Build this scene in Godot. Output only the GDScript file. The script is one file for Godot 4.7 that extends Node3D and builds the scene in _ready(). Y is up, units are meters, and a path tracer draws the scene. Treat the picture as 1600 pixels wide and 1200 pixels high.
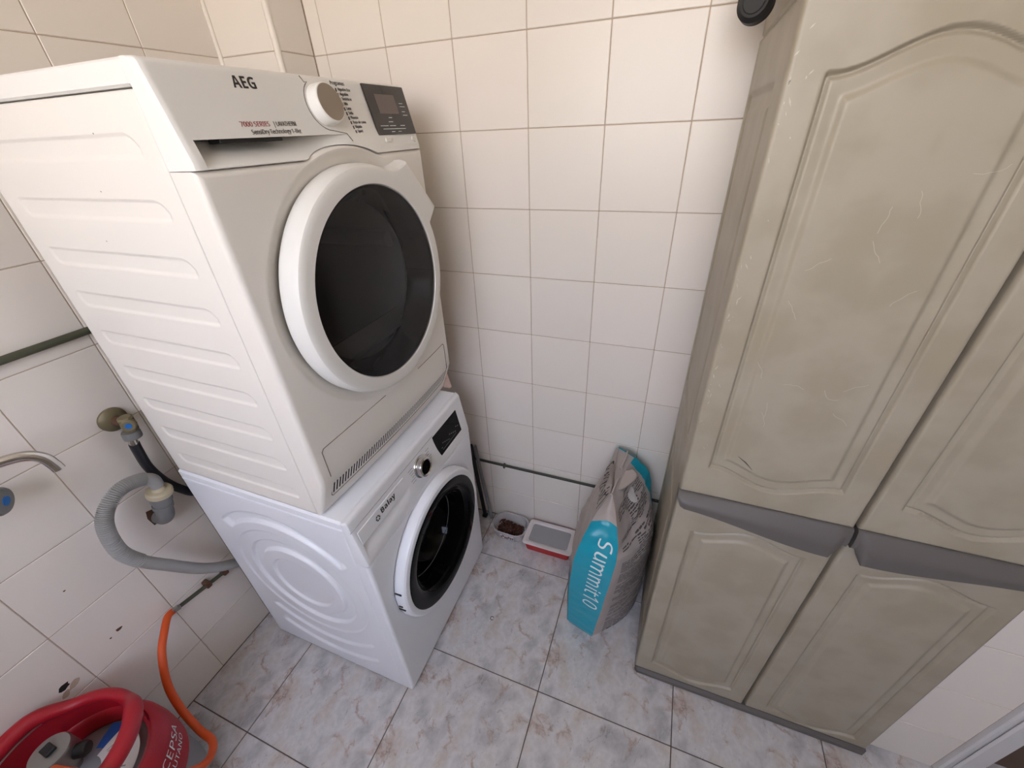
extends Node3D

# ---------------------------------------------------------------- geometry helpers
class Geo:
	var v := PackedVector3Array()
	var uv := PackedVector2Array()
	func tri(a: Vector3, b: Vector3, c: Vector3) -> void:
		v.append(a); v.append(b); v.append(c)
	func quad(a: Vector3, b: Vector3, c: Vector3, d: Vector3) -> void:
		tri(a, b, c); tri(a, c, d)
	# make the pieces added since "from" face outwards (closed shapes)
	func outward(from: int) -> void:
		var c := Vector3.ZERO
		for i in range(from, v.size()): c += v[i]
		c /= max(1, v.size() - from)
		var vol := 0.0
		for i in range(from, v.size(), 3):
			vol += (v[i] - c).dot((v[i + 1] - c).cross(v[i + 2] - c))
		if vol < 0.0: flip(from)
	func flip(from: int) -> void:
		for i in range(from, v.size(), 3):
			var t := v[i + 1]; v[i + 1] = v[i + 2]; v[i + 2] = t
	# chamfered box between two corners
	func box(lo: Vector3, hi: Vector3, ch := 0.0) -> void:
		var from := v.size()
		var c := (lo + hi) * 0.5
		var h := (hi - lo) * 0.5
		ch = min(ch, min(h.x, min(h.y, h.z)) * 0.95)
		var P := func(sx: int, sy: int, sz: int, ax: int) -> Vector3:
			var q := Vector3(h.x - ch, h.y - ch, h.z - ch)
			q[ax] = h[ax]
			return c + Vector3(q.x * sx, q.y * sy, q.z * sz)
		for ax in 3:
			var b := (ax + 1) % 3
			var d := (ax + 2) % 3
			for s in [-1, 1]:
				var pts := []
				for k in [[-1, -1], [1, -1], [1, 1], [-1, 1]]:
					var sg := [0, 0, 0]
					sg[ax] = s; sg[b] = k[0]; sg[d] = k[1]
					pts.append(P.call(sg[0], sg[1], sg[2], ax))
				_face(pts, c)
		if ch > 0.0:
			for ax in 3:
				var b := (ax + 1) % 3
				var d := (ax + 2) % 3
				for s in [-1, 1]:
					for t in [-1, 1]:
						var a0 := [0, 0, 0]; a0[b] = s; a0[d] = t; a0[ax] = -1
						var a1 := a0.duplicate(); a1[ax] = 1
						_face([P.call(a0[0], a0[1], a0[2], b), P.call(a1[0], a1[1], a1[2], b), P.call(a1[0], a1[1], a1[2], d), P.call(a0[0], a0[1], a0[2], d)], c)
			for sx in [-1, 1]:
				for sy in [-1, 1]:
					for sz in [-1, 1]:
						_face([P.call(sx, sy, sz, 0), P.call(sx, sy, sz, 1), P.call(sx, sy, sz, 2)], c)
	func _face(p: Array, c: Vector3) -> void:
		var n: Vector3 = (p[1] - p[0]).cross(p[2] - p[0])
		if n.dot(p[0] - c) < 0.0: p.reverse()
		tri(p[0], p[1], p[2])
		if p.size() == 4: tri(p[0], p[2], p[3])
	# tube along points, radius one number or one per point
	func tube(path: Array, rad, n := 12, caps := true) -> void:
		var from := v.size()
		var rings := []
		var up := Vector3.ZERO
		for i in path.size():
			var d: Vector3
			if i == 0: d = path[1] - path[0]
			elif i == path.size() - 1: d = path[i] - path[i - 1]
			else: d = (path[i + 1] - path[i]).normalized() + (path[i] - path[i - 1]).normalized()
			d = d.normalized()
			if up == Vector3.ZERO:
				up = Vector3.UP if absf(d.y) < 0.9 else Vector3.RIGHT
			up = (up - d * up.dot(d)).normalized()
			var sd := d.cross(up)
			var r: float = rad[i] if rad is Array else rad
			var ring := PackedVector3Array()
			for k in n:
				var a := TAU * k / n
				ring.append(path[i] + (up * cos(a) + sd * sin(a)) * r)
			rings.append(ring)
		for i in rings.size() - 1:
			for k in n:
				var m := (k + 1) % n
				quad(rings[i][k], rings[i + 1][k], rings[i + 1][m], rings[i][m])
		if caps:
			for k in range(1, n - 1):
				tri(rings[0][0], rings[0][k], rings[0][k + 1])
				var l: PackedVector3Array = rings[-1]
				tri(l[0], l[k + 1], l[k])
		outward(from)
	# spin a profile of (radius, along) round an axis; closed true for solids
	func lathe(profile: Array, origin: Vector3, axis: Vector3, n := 48, a0 := 0.0, a1 := TAU) -> void:
		var from := v.size()
		axis = axis.normalized()
		var u := axis.cross(Vector3.UP if absf(axis.y) < 0.9 else Vector3.RIGHT).normalized()
		var w := axis.cross(u)
		var full := absf(a1 - a0 - TAU) < 1e-4
		for k in n:
			var aa := a0 + (a1 - a0) * k / n
			var ab := a0 + (a1 - a0) * (k + 1) / n
			if full and k == n - 1: ab = a0
			var da := u * cos(aa) + w * sin(aa)
			var db := u * cos(ab) + w * sin(ab)
			for i in profile.size() - 1:
				var p: Vector2 = profile[i]
				var q: Vector2 = profile[i + 1]
				var pa := origin + da * p.x + axis * p.y
				var pb := origin + db * p.x + axis * p.y
				var qa := origin + da * q.x + axis * q.y
				var qb := origin + db * q.x + axis * q.y
				if p.x < 1e-7: tri(pa, qa, qb)
				elif q.x < 1e-7: tri(pa, qa, pb)
				else: quad(pa, qa, qb, pb)
		outward(from)
	# extrude a polygon (local xy of frame) from z0 to z1 with chamfered rims
	func slab(poly: PackedVector2Array, frame: Transform3D, z0: float, z1: float, ch := 0.0, back_ch := false) -> void:
		var from := v.size()
		if Geometry2D.is_polygon_clockwise(poly):
			poly = poly.duplicate(); poly.reverse()
		var inner := _inset(poly, ch) if ch > 0.0 else poly
		var loops := []
		loops.append([inner if back_ch and ch > 0.0 else poly, z0])
		if back_ch and ch > 0.0: loops.append([poly, z0 + ch])
		if ch > 0.0: loops.append([poly, z1 - ch])
		loops.append([inner, z1])
		for l in loops.size() - 1:
			var A: PackedVector2Array = loops[l][0]
			var B: PackedVector2Array = loops[l + 1][0]
			for i in A.size():
				var j := (i + 1) % A.size()
				quad(frame * Vector3(A[i].x, A[i].y, loops[l][1]), frame * Vector3(A[j].x, A[j].y, loops[l][1]), frame * Vector3(B[j].x, B[j].y, loops[l + 1][1]), frame * Vector3(B[i].x, B[i].y, loops[l + 1][1]))
		for e in 2:
			var L: PackedVector2Array = loops[0 if e == 0 else -1][0]
			var z: float = loops[0 if e == 0 else -1][1]
			var idx := Geometry2D.triangulate_polygon(L)
			for i in range(0, idx.size(), 3):
				var a := L[idx[i]]; var b := L[idx[i + 1]]; var c := L[idx[i + 2]]
				if ((b - a).cross(c - a) > 0.0) != (e == 1):
					var t := b; b = c; c = t
				tri(frame * Vector3(a.x, a.y, z), frame * Vector3(b.x, b.y, z), frame * Vector3(c.x, c.y, z))
		outward(from)
	func _inset(p: PackedVector2Array, d: float) -> PackedVector2Array:
		var o := PackedVector2Array()
		var n := p.size()
		for i in n:
			var e0 := (p[i] - p[(i + n - 1) % n]).normalized()
			var e1 := (p[(i + 1) % n] - p[i]).normalized()
			var m := Vector2(-e0.y - e1.y, e0.x + e1.x)
			var l := m.length()
			if l < 1e-5: o.append(p[i]); continue
			m /= l
			o.append(p[i] + m * d / max(0.35, m.dot(Vector2(-e0.y, e0.x))))
		return o
	# grid of points f(i, j); facing tells the side that looks out
	func grid(nu: int, nv: int, f: Callable, facing: Vector3, uvf = null) -> void:
		var from := v.size()
		var pts := []
		for i in nu + 1:
			var row := PackedVector3Array()
			for j in nv + 1: row.append(f.call(i, j))
			pts.append(row)
		for i in nu:
			for j in nv:
				quad(pts[i][j], pts[i + 1][j], pts[i + 1][j + 1], pts[i][j + 1])
				if uvf != null:
					var A: Vector2 = uvf.call(i, j); var B: Vector2 = uvf.call(i + 1, j); var C: Vector2 = uvf.call(i + 1, j + 1); var D: Vector2 = uvf.call(i, j + 1)
					uv.append_array([A, B, C, A, C, D])
		var s := Vector3.ZERO
		for i in range(from, v.size(), 3): s += (v[i + 1] - v[i]).cross(v[i + 2] - v[i])
		if s.dot(facing) < 0.0:
			flip(from)
			if uvf != null:
				for i in range(from, v.size(), 3):
					var t := uv[i + 1]; uv[i + 1] = uv[i + 2]; uv[i + 2] = t
	# ArrayMesh with normals smoothed below the crease angle
	func mesh(crease := 40.0) -> ArrayMesh:
		var n := v.size()
		var fn := PackedVector3Array(); fn.resize(n / 3)
		var at := {}
		var keys := []
		keys.resize(n)
		for t in n / 3:
			fn[t] = (v[3 * t + 1] - v[3 * t]).cross(v[3 * t + 2] - v[3 * t])
			for k in 3:
				var q := v[3 * t + k] * 50000.0
				var key := Vector3i(roundi(q.x), roundi(q.y), roundi(q.z))
				keys[3 * t + k] = key
				if at.has(key): at[key].append(t)
				else: at[key] = PackedInt32Array([t])
		var lim := cos(deg_to_rad(crease))
		var unit := PackedVector3Array(); unit.resize(n / 3)
		for t in n / 3: unit[t] = fn[t].normalized()
		var nn := PackedVector3Array(); nn.resize(n)
		for i in n:
			var t := i / 3
			var s := Vector3.ZERO
			for o in at[keys[i]]:
				if unit[o].dot(unit[t]) >= lim: s += fn[o]
			nn[i] = s.normalized() if s.length() > 1e-14 else unit[t]
		# Godot wants clockwise fronts
		var idx := PackedInt32Array(); idx.resize(n)
		for i in range(0, n, 3):
			idx[i] = i; idx[i + 1] = i + 2; idx[i + 2] = i + 1
		var arr := []
		arr.resize(Mesh.ARRAY_MAX)
		arr[Mesh.ARRAY_VERTEX] = v
		arr[Mesh.ARRAY_NORMAL] = nn
		if uv.size() == n: arr[Mesh.ARRAY_TEX_UV] = uv
		arr[Mesh.ARRAY_INDEX] = idx
		var m := ArrayMesh.new()
		m.add_surface_from_arrays(Mesh.PRIMITIVE_TRIANGLES, arr)
		return m

# smooth indexed height field: f(i, j) gives the point, facing the outer side
func field(nu: int, nv: int, f: Callable, facing: Vector3, uvf = null) -> ArrayMesh:
	var w := nv + 1
	var V := PackedVector3Array(); V.resize((nu + 1) * w)
	var U := PackedVector2Array()
	if uvf != null: U.resize(V.size())
	for i in nu + 1:
		for j in w:
			V[i * w + j] = f.call(i, j)
			if uvf != null: U[i * w + j] = uvf.call(i, j)
	var N := PackedVector3Array(); N.resize(V.size())
	var sgn := 0.0
	for i in nu + 1:
		for j in w:
			var a := V[min(i + 1, nu) * w + j] - V[max(i - 1, 0) * w + j]
			var b := V[i * w + min(j + 1, nv)] - V[i * w + max(j - 1, 0)]
			var n := a.cross(b)
			N[i * w + j] = n.normalized()
			sgn += n.dot(facing)
	if sgn < 0.0:
		for k in N.size(): N[k] = -N[k]
	var idx := PackedInt32Array()
	for i in nu:
		for j in nv:
			var a := i * w + j
			var b := a + w
			if sgn >= 0.0: idx.append_array([a, b + 1, b, a, a + 1, b + 1])
			else: idx.append_array([a, b, b + 1, a, b + 1, a + 1])
	var arr := []
	arr.resize(Mesh.ARRAY_MAX)
	arr[Mesh.ARRAY_VERTEX] = V
	arr[Mesh.ARRAY_NORMAL] = N
	if uvf != null: arr[Mesh.ARRAY_TEX_UV] = U
	arr[Mesh.ARRAY_INDEX] = idx
	var m := ArrayMesh.new()
	m.add_surface_from_arrays(Mesh.PRIMITIVE_TRIANGLES, arr)
	return m

# ---------------------------------------------------------------- scene helpers
var M := {}
var used := {}

func numbered(called: String) -> String:
	if not used.has(called):
		used[called] = 0
		return called
	used[called] += 1
	return "%s_%03d" % [called, used[called]]

func rgb(r: float, g: float, b: float) -> Color:
	return Color(r / 255.0, g / 255.0, b / 255.0)

func mat(called: String, c: Color, rough := 0.5, metal := 0.0, coat := 0.0) -> StandardMaterial3D:
	var m := StandardMaterial3D.new()
	m.resource_name = called
	m.albedo_color = c
	m.roughness = rough
	m.metallic = metal
	if coat > 0.0:
		m.clearcoat_enabled = true
		m.clearcoat = coat
		m.clearcoat_roughness = 0.08
	M[called] = m
	return m

func thing(called: String, label: String, category: String, base: Vector3, group := "") -> Node3D:
	var o := Node3D.new()
	o.name = numbered(called)
	add_child(o)
	o.position = base
	o.set_meta("label", label)
	o.set_meta("category", category)
	if group: o.set_meta("group", group)
	return o

# a mesh whose points are given in room coordinates, as a part of parent
func part(called: String, mesh: Mesh, material: Material, parent: Node3D = self, label := "") -> MeshInstance3D:
	var o := MeshInstance3D.new()
	o.name = numbered(called) if parent == self else called
	o.mesh = mesh
	if material: o.material_override = material
	o.cast_shadow = GeometryInstance3D.SHADOW_CASTING_SETTING_ON
	parent.add_child(o, true)
	var off := Vector3.ZERO
	var p: Node = parent
	while p != self and p is Node3D:
		off += p.position
		p = p.get_parent()
	o.position = -off
	if label: o.set_meta("label", label)
	return o

func tag(o: Node3D, label: String, category: String) -> void:
	o.set_meta("label", label)
	o.set_meta("category", category)

func structure(called: String, mesh: Mesh, material: Material) -> MeshInstance3D:
	var o := part(called, mesh, material)
	o.set_meta("kind", "structure")
	return o

func box_mesh(lo: Vector3, hi: Vector3, ch := 0.0) -> ArrayMesh:
	var g := Geo.new()
	g.box(lo, hi, ch)
	return g.mesh(20.0)

func tube_mesh(path: Array, rad, n := 12, crease := 50.0) -> ArrayMesh:
	var g := Geo.new()
	g.tube(path, rad, n)
	return g.mesh(crease)

func lathe_mesh(profile: Array, origin: Vector3, axis: Vector3, n := 48, crease := 35.0) -> ArrayMesh:
	var g := Geo.new()
	g.lathe(profile, origin, axis, n)
	return g.mesh(crease)

# smooth path through points
func curve(pts: Array, per := 8) -> Array:
	var out := []
	for i in pts.size() - 1:
		var p0: Vector3 = pts[max(i - 1, 0)]
		var p1: Vector3 = pts[i]
		var p2: Vector3 = pts[i + 1]
		var p3: Vector3 = pts[min(i + 2, pts.size() - 1)]
		for k in per:
			out.append(p1.cubic_interpolate(p2, p0, p3, float(k) / per))
	out.append(pts[-1])
	return out

func lettering(parent: Node3D, text: String, at: Vector3, right: Vector3, up: Vector3, height: float, material: Material, stretch := 1.0, serif := false, weight := 400, italic := false) -> void:
	var tm := TextMesh.new()
	var f := SystemFont.new()
	f.font_names = PackedStringArray(["Droid Serif" if serif else "Droid Sans"])
	f.font_weight = weight
	tm.font = f
	tm.text = text
	tm.font_size = 32
	tm.pixel_size = height / 23.0
	tm.depth = 0.0004
	tm.curve_step = 2.0
	tm.horizontal_alignment = HORIZONTAL_ALIGNMENT_LEFT
	tm.vertical_alignment = VERTICAL_ALIGNMENT_BOTTOM
	var o := part("lettering", tm, material, parent)
	right = right.normalized()
	up = up.normalized()
	var out := right.cross(up)
	if italic: up = (up + right * 0.22)
	o.basis = Basis(right * stretch, up, out)
	o.position += at + out * 0.0003

func smooth(a: float, b: float, x: float) -> float:
	return smoothstep(a, b, x)

#SECTIONS
# ---------------------------------------------------------------- the scene
func _ready() -> void:
	var cam := Camera3D.new()
	cam.name = "camera"
	cam.fov = 86.752
	cam.keep_aspect = Camera3D.KEEP_HEIGHT
	cam.near = 0.02
	cam.far = 60.0
	add_child(cam)
	cam.transform = Transform3D(Basis(Vector3(0.93524, -0.03933, -0.35182), Vector3(-0.15631, 0.84581, -0.51007), Vector3(0.31764, 0.53203, 0.78489)), Vector3(1.25921, 1.57283, 1.19673))
	cam.current = true
	var env := Environment.new()
	var sky := Sky.new()
	var ps := ProceduralSkyMaterial.new()
	ps.sky_top_color = rgb(206, 217, 246)
	ps.sky_horizon_color = rgb(255, 248, 240)
	ps.sky_curve = 0.22
	ps.ground_horizon_color = rgb(255, 243, 230)
	ps.ground_bottom_color = rgb(222, 208, 192)
	ps.ground_curve = 0.1
	ps.sun_angle_max = 1.0
	ps.energy_multiplier = 1.0
	sky.sky_material = ps
	env.background_mode = Environment.BG_SKY
	env.sky = sky
	env.background_energy_multiplier = 11.3
	env.ambient_light_source = Environment.AMBIENT_SOURCE_DISABLED
	env.tonemap_mode = Environment.TONE_MAPPER_LINEAR
	env.tonemap_exposure = 1.0
	env.sdfgi_enabled = true
	env.ssao_enabled = true
	env.ssil_enabled = true
	var we := WorldEnvironment.new()
	we.name = "environment"
	we.environment = env
	add_child(we)
	materials()
	room()
	washing_machine()
	tumble_dryer()
	cabinet()
	plumbing()
	gas_bottle()
	food_bag()
	bowls()
	small_things()

func materials() -> void:
	mat("tile_a", rgb(235, 227, 217), 0.34)
	mat("tile_b", rgb(233, 225, 216), 0.36)
	mat("tile_c", rgb(237, 228, 219), 0.33)
	mat("grout", rgb(186, 168, 150), 0.9)
	mat("floor_grout", rgb(95, 85, 78), 0.9)
	mat("plaster", rgb(200, 195, 188), 0.9)
	mat("ceiling_white", rgb(238, 236, 232), 0.9)
	mat("white_enamel", rgb(236, 231, 223), 0.32)
	mat("white_plastic", rgb(236, 234, 229), 0.38)
	mat("cool_white", rgb(240, 242, 247), 0.3)
	mat("cool_plastic", rgb(234, 235, 238), 0.36)
	mat("seam", rgb(120, 112, 104), 0.8)
	mat("dark_gap", rgb(25, 23, 22), 0.8)
	mat("gloss_black", rgb(9, 9, 10), 0.06).metallic_specular = 0.22
	mat("matte_black", rgb(22, 22, 23), 0.5)
	mat("display_dark", rgb(52, 45, 42), 0.12)
	mat("screen", rgb(105, 92, 86), 0.15)
	mat("ink", rgb(45, 42, 42), 0.6)
	mat("ink_grey", rgb(140, 138, 138), 0.6)
	mat("ink_red", rgb(150, 45, 52), 0.6)
	mat("ink_white", rgb(228, 240, 240), 0.5)
	mat("knob_face", rgb(150, 138, 126), 0.35, 0.6)
	mat("chrome", rgb(205, 203, 200), 0.12, 1.0)
	mat("cabinet_grey", rgb(168, 160, 143), 0.42)
	mat("lip_grey", rgb(98, 93, 90), 0.5)
	mat("pipe_olive", rgb(70, 72, 56), 0.5)
	mat("brass", rgb(128, 118, 92), 0.45, 0.4)
	mat("rust", rgb(92, 64, 46), 0.8)
	mat("hose_black", rgb(30, 33, 38), 0.45)
	mat("hose_grey", rgb(158, 157, 154), 0.5)
	mat("pvc_grey", rgb(122, 122, 122), 0.45)
	mat("pvc_beige", rgb(192, 180, 152), 0.5)
	mat("blue_dot", rgb(20, 105, 185), 0.4)
	mat("orange_rubber", rgb(214, 84, 28), 0.5)
	mat("red_plastic", rgb(168, 20, 38), 0.42)
	mat("tank_grey", rgb(138, 140, 141), 0.45)
	mat("steel", rgb(150, 148, 144), 0.35, 0.7)
	mat("sticker", rgb(214, 210, 206), 0.5)
	mat("sticker_red", rgb(200, 22, 22), 0.5)
	mat("sticker_blue", rgb(24, 82, 160), 0.5)
	mat("teal", rgb(22, 158, 182), 0.3)
	mat("bag_grey", rgb(176, 166, 160), 0.4)
	mat("tub_white", rgb(214, 210, 210), 0.3)
	mat("tub_brown", rgb(92, 48, 34), 0.5)
	mat("kibble", rgb(78, 40, 26), 0.8)
	mat("dish_red", rgb(186, 24, 26), 0.3)
	mat("dish_white", rgb(222, 214, 212), 0.3)
	mat("pink_foam", rgb(226, 196, 184), 0.8)
	mat("frame_white", rgb(214, 212, 212), 0.4)
	mat("wood_brown", rgb(98, 76, 64), 0.6)
	mat("drum", rgb(196, 194, 194), 0.35, 0.3)
	mat("rubber_grey", rgb(120, 120, 122), 0.6)
	var gl := mat("dark_glass", rgb(10, 8, 8), 0.03)
	gl.metallic_specular = 0.3
	gl.transparency = BaseMaterial3D.TRANSPARENCY_ALPHA
	gl.albedo_color.a = 0.36
	var wt := mat("water", rgb(170, 172, 176), 0.03)
	wt.transparency = BaseMaterial3D.TRANSPARENCY_ALPHA
	wt.albedo_color.a = 0.35
	var ct := mat("clear_plastic", rgb(226, 222, 222), 0.15)
	ct.transparency = BaseMaterial3D.TRANSPARENCY_ALPHA
	ct.albedo_color.a = 0.45
	var cn := FastNoiseLite.new(); cn.seed = 17; cn.frequency = 0.012; cn.fractal_octaves = 5
	var ci := Image.create(256, 256, false, Image.FORMAT_RGB8)
	for yy in 256:
		for xx in 256:
			# seamless: blend of two halves
			var q := absf(cn.get_noise_2d(absf(xx - 128.0), absf(yy - 128.0)))
			var k := 1.0 - 0.045 * smoothstep(0.03, 0.45, q)
			ci.set_pixel(xx, yy, Color(k, k * (1.0 - 0.02 * q), k * (1.0 - 0.06 * q)))
	ci.generate_mipmaps()
	M.cabinet_grey.albedo_texture = ImageTexture.create_from_image(ci)
	M.cabinet_grey.albedo_color = rgb(168, 159, 142)
	M.cabinet_grey.uv1_triplanar = true
	M.cabinet_grey.uv1_world_triplanar = true
	M.cabinet_grey.uv1_scale = Vector3.ONE * 1.3
	# marble print of the floor tiles
	var n := 640
	var im := Image.create(n, n, false, Image.FORMAT_RGB8)
	var nz := []
	for q in [[3, 0.0050, 5, 0.0], [11, 0.0045, 4, 70.0], [23, 0.0036, 4, 90.0], [5, 0.03, 4, 0.0], [41, 0.0075, 4, 40.0]]:
		var fn := FastNoiseLite.new()
		fn.seed = q[0]; fn.noise_type = FastNoiseLite.TYPE_SIMPLEX_SMOOTH; fn.frequency = q[1]
		fn.fractal_type = FastNoiseLite.FRACTAL_FBM; fn.fractal_octaves = q[2]
		if q[3] > 0.0:
			fn.domain_warp_enabled = true; fn.domain_warp_amplitude = q[3]; fn.domain_warp_frequency = 0.007
		nz.append(fn)
	for y in n:
		for x in n:
			# veins run diagonally across the tile
			var sx := x * 0.95 + y * 0.35
			var sy := y * 0.75 - x * 0.3
			var cloud: float = nz[0].get_noise_2d(sx, sy)
			var vein: float = 1.0 - smoothstep(0.0, 0.020, absf(nz[1].get_noise_2d(sx * 1.5, sy * 0.8)))
			var vein2: float = 1.0 - smoothstep(0.0, 0.016, absf(nz[2].get_noise_2d(sx * 0.9 + 300.0, sy * 1.4)))
			var halo: float = 1.0 - smoothstep(0.0, 0.16, absf(nz[2].get_noise_2d(sx * 0.9 + 300.0, sy * 1.4)))
			var fine: float = nz[3].get_noise_2d(x, y)
			var patch: float = nz[4].get_noise_2d(sx + 900.0, sy)
			var c := Vector3(206, 204, 205)
			c = c.lerp(Vector3(180, 179, 181), smoothstep(0.0, 0.5, cloud + fine * 0.18))
			c = c.lerp(Vector3(194, 184, 176), smoothstep(0.02, 0.45, -cloud + fine * 0.2) * 0.6)
			c = c.lerp(Vector3(172, 150, 140), halo * smoothstep(-0.2, 0.35, patch + fine * 0.25) * 0.62)
			c = c.lerp(Vector3(146, 124, 114), vein2 * smoothstep(-0.3, 0.2, patch) * 0.65)
			c = c.lerp(Vector3(138, 134, 136), vein * smoothstep(-0.1, 0.25, fine + cloud * 0.6) * 0.6)
			c += Vector3.ONE * fine * 14.0
			im.set_pixel(x, y, Color(c.x / 255.0, c.y / 255.0, c.z / 255.0))
	im.generate_mipmaps()
	var mt := mat("marble", Color.WHITE, 0.22)
	mt.albedo_texture = ImageTexture.create_from_image(im)

const TILE := 0.1989
const ROW0 := 1.7698     # height of one horizontal joint
var tile_cache := {}

# wall tiles on one face: origin + s * along + y up, outwards normal; joints = positions of the vertical joints
func tile_wall(parent: MeshInstance3D, origin: Vector3, along: Vector3, normal: Vector3, joints: Array, ybot: float, ytop: float, rng: RandomNumberGenerator) -> void:
	var ys := [ybot]
	var k := 9
	while k > -4:
		var y := ROW0 - TILE * k
		if y > ybot + 0.02 and y < ytop - 0.02: ys.append(y)
		k -= 1
	ys.append(ytop)
	var gap := 0.0010
	for i in joints.size() - 1:
		for j in ys.size() - 1:
			var w: float = joints[i + 1] - joints[i] - 2.0 * gap
			var h: float = ys[j + 1] - ys[j] - 2.0 * gap
			var key := "%.4f %.4f" % [w, h]
			if not tile_cache.has(key):
				var g := Geo.new()
				g.box(Vector3(-w / 2, -h / 2, -0.006), Vector3(w / 2, h / 2, 0.0), 0.0012)
				tile_cache[key] = g.mesh(20.0)
			var o := MeshInstance3D.new()
			o.name = "tile"
			o.mesh = tile_cache[key]
			o.material_override = M[["tile_a", "tile_b", "tile_c"][rng.randi() % 3]]
			parent.add_child(o, true)
			var up := Vector3.UP
			var tilt := Basis(along, up, normal)
			o.basis = tilt * Basis.from_euler(Vector3(rng.randf_range(-1, 1) * 0.0015, rng.randf_range(-1, 1) * 0.0015, 0))
			o.position = origin + along * (joints[i] + joints[i + 1]) * 0.5 + up * (ys[j] + ys[j + 1]) * 0.5

const X_END := 2.95
const Z_END := 2.3
const CEIL := 2.5

func room() -> void:
	var rng := RandomNumberGenerator.new()
	rng.seed = 7
	# floor: bed and marble printed tiles
	var fl := structure("floor", box_mesh(Vector3(-0.12, -0.12, -0.12), Vector3(X_END + 0.12, -0.0015, Z_END + 0.12)), M.floor_grout)
	var fx0 := 1.0723
	var fz0 := 0.2177
	var fp := 0.4136
	var gap := 0.0014
	for i in range(-3, 5):
		for j in range(-1, 6):
			var x0: float = max(0.0, fx0 + fp * i); var x1: float = min(X_END, fx0 + fp * (i + 1))
			var z0: float = max(0.0, fz0 + fp * j); var z1: float = min(Z_END, fz0 + fp * (j + 1))
			if x1 - x0 < 0.02 or z1 - z0 < 0.02: continue
			var g := Geo.new()
			var lo := Vector3(x0 + gap, -0.01, z0 + gap)
			var hi := Vector3(x1 - gap, 0.0, z1 - gap)
			g.box(lo, hi, 0.0009)
			for p in g.v:
				g.uv.append(Vector2((p.x - (fx0 + fp * i)) / fp, (p.z - (fz0 + fp * j)) / fp))
			part("tile", g.mesh(20.0), M.marble, fl)
	# back wall (the pale tiled wall behind the bag)
	var back := structure("wall_back", box_mesh(Vector3(-0.12, 0.0, -0.12), Vector3(2.2, CEIL, -0.0016)), M.grout)
	var joints := [0.2112, 0.2546]
	for c in range(1, 7): joints.append(0.2546 + 0.2 * c)
	joints.append(1.60)
	tile_wall(back, Vector3.ZERO, Vector3.RIGHT, Vector3.BACK, joints, 0.0, CEIL, rng)
	# left wall with the taps
	var left := structure("wall_left", box_mesh(Vector3(-0.12, 0.0, -0.0016), Vector3(-0.0016, CEIL, Z_END + 0.12)), M.grout)
	var jz := [0.131]
	for c in range(-3, 8): jz.append(0.9345 + 0.1995 * c)
	tile_wall(left, Vector3(0, 0, 0), Vector3.BACK, Vector3.RIGHT, jz, 0.0, CEIL, rng)
	# boxed-in duct in the corner
	var duct := structure("wall_duct", box_mesh(Vector3(0.0, 0.0, 0.0), Vector3(0.2084, CEIL, 0.1294)), M.grout)
	tile_wall(duct, Vector3(0, 0, 0.131), Vector3.RIGHT, Vector3.BACK, [0.005, 0.197], 0.0, CEIL, rng)
	tile_wall(duct, Vector3(0.21, 0, 0), Vector3.BACK, Vector3.RIGHT, [0.0002, 0.121], 0.0, CEIL, rng)
	var tr := structure("trim_1", tube_mesh([Vector3(0.203, 0, 0.124), Vector3(0.203, CEIL, 0.124)], 0.0085, 16), M.tile_a)
	var tr2 := structure("trim_2", tube_mesh([Vector3(0.003, 0, 0.134), Vector3(0.003, CEIL, 0.134)], 0.006, 12), M.tile_a)
	# wall beside the cabinet with the door opening, one step nearer than the back wall
	var rw := structure("wall_right", box_mesh(Vector3(2.012, 0.0, -0.12), Vector3(2.172, CEIL, 0.4284)), M.grout)
	tile_wall(rw, Vector3(0, 0, 0.43), Vector3.RIGHT, Vector3.BACK, [2.014, 2.171], 0.0, CEIL, rng)
	# door frame, door leaf set back in it
	var g := Geo.new()
	g.box(Vector3(2.172, 0, 0.28), Vector3(2.236, 2.1, 0.443), 0.004)
	g.box(Vector3(2.182, 0, 0.443), Vector3(2.222, 2.1, 0.452), 0.004)
	g.box(Vector3(2.86, 0, 0.28), Vector3(2.95, 2.1, 0.443), 0.004)
	g.box(Vector3(2.172, 2.1, 0.28), Vector3(2.95, 2.18, 0.443), 0.004)
	structure("trim_3", g.mesh(20), M.frame_white)
	var leaf := structure("door_1", box_mesh(Vector3(2.25, 0.012, 0.33), Vector3(2.85, 2.09, 0.37), 0.003), M.wood_brown)
	part("door_handle", tube_mesh(curve([Vector3(2.31, 1.02, 0.37), Vector3(2.31, 1.02, 0.41), Vector3(2.33, 1.02, 0.425), Vector3(2.42, 1.02, 0.425)], 6), 0.008, 12), M.chrome, leaf)
	structure("wall_above_door", box_mesh(Vector3(2.172, 2.18, 0.25), Vector3(X_END, CEIL, 0.43)), M.plaster)
	structure("wall_end", box_mesh(Vector3(X_END, 0, 0.25), Vector3(X_END + 0.12, CEIL, Z_END + 0.12)), M.plaster)
	structure("wall_behind_door", box_mesh(Vector3(2.172, 0, 0.1), Vector3(X_END + 0.12, CEIL, 0.25)), M.plaster)
	structure("ceiling", box_mesh(Vector3(-0.12, CEIL, -0.12), Vector3(X_END + 0.12, CEIL + 0.12, Z_END + 0.12)), M.ceiling_white)
	# front wall behind the camera with the window that lights the room
	var wx0 := 0.45; var wx1 := 1.75; var wy0 := 1.4; var wy1 := 2.42
	var fw := Geo.new()
	fw.box(Vector3(-0.12, 0, Z_END), Vector3(wx0, CEIL, Z_END + 0.12))
	fw.box(Vector3(wx1, 0, Z_END), Vector3(X_END + 0.12, CEIL, Z_END + 0.12))
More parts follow.
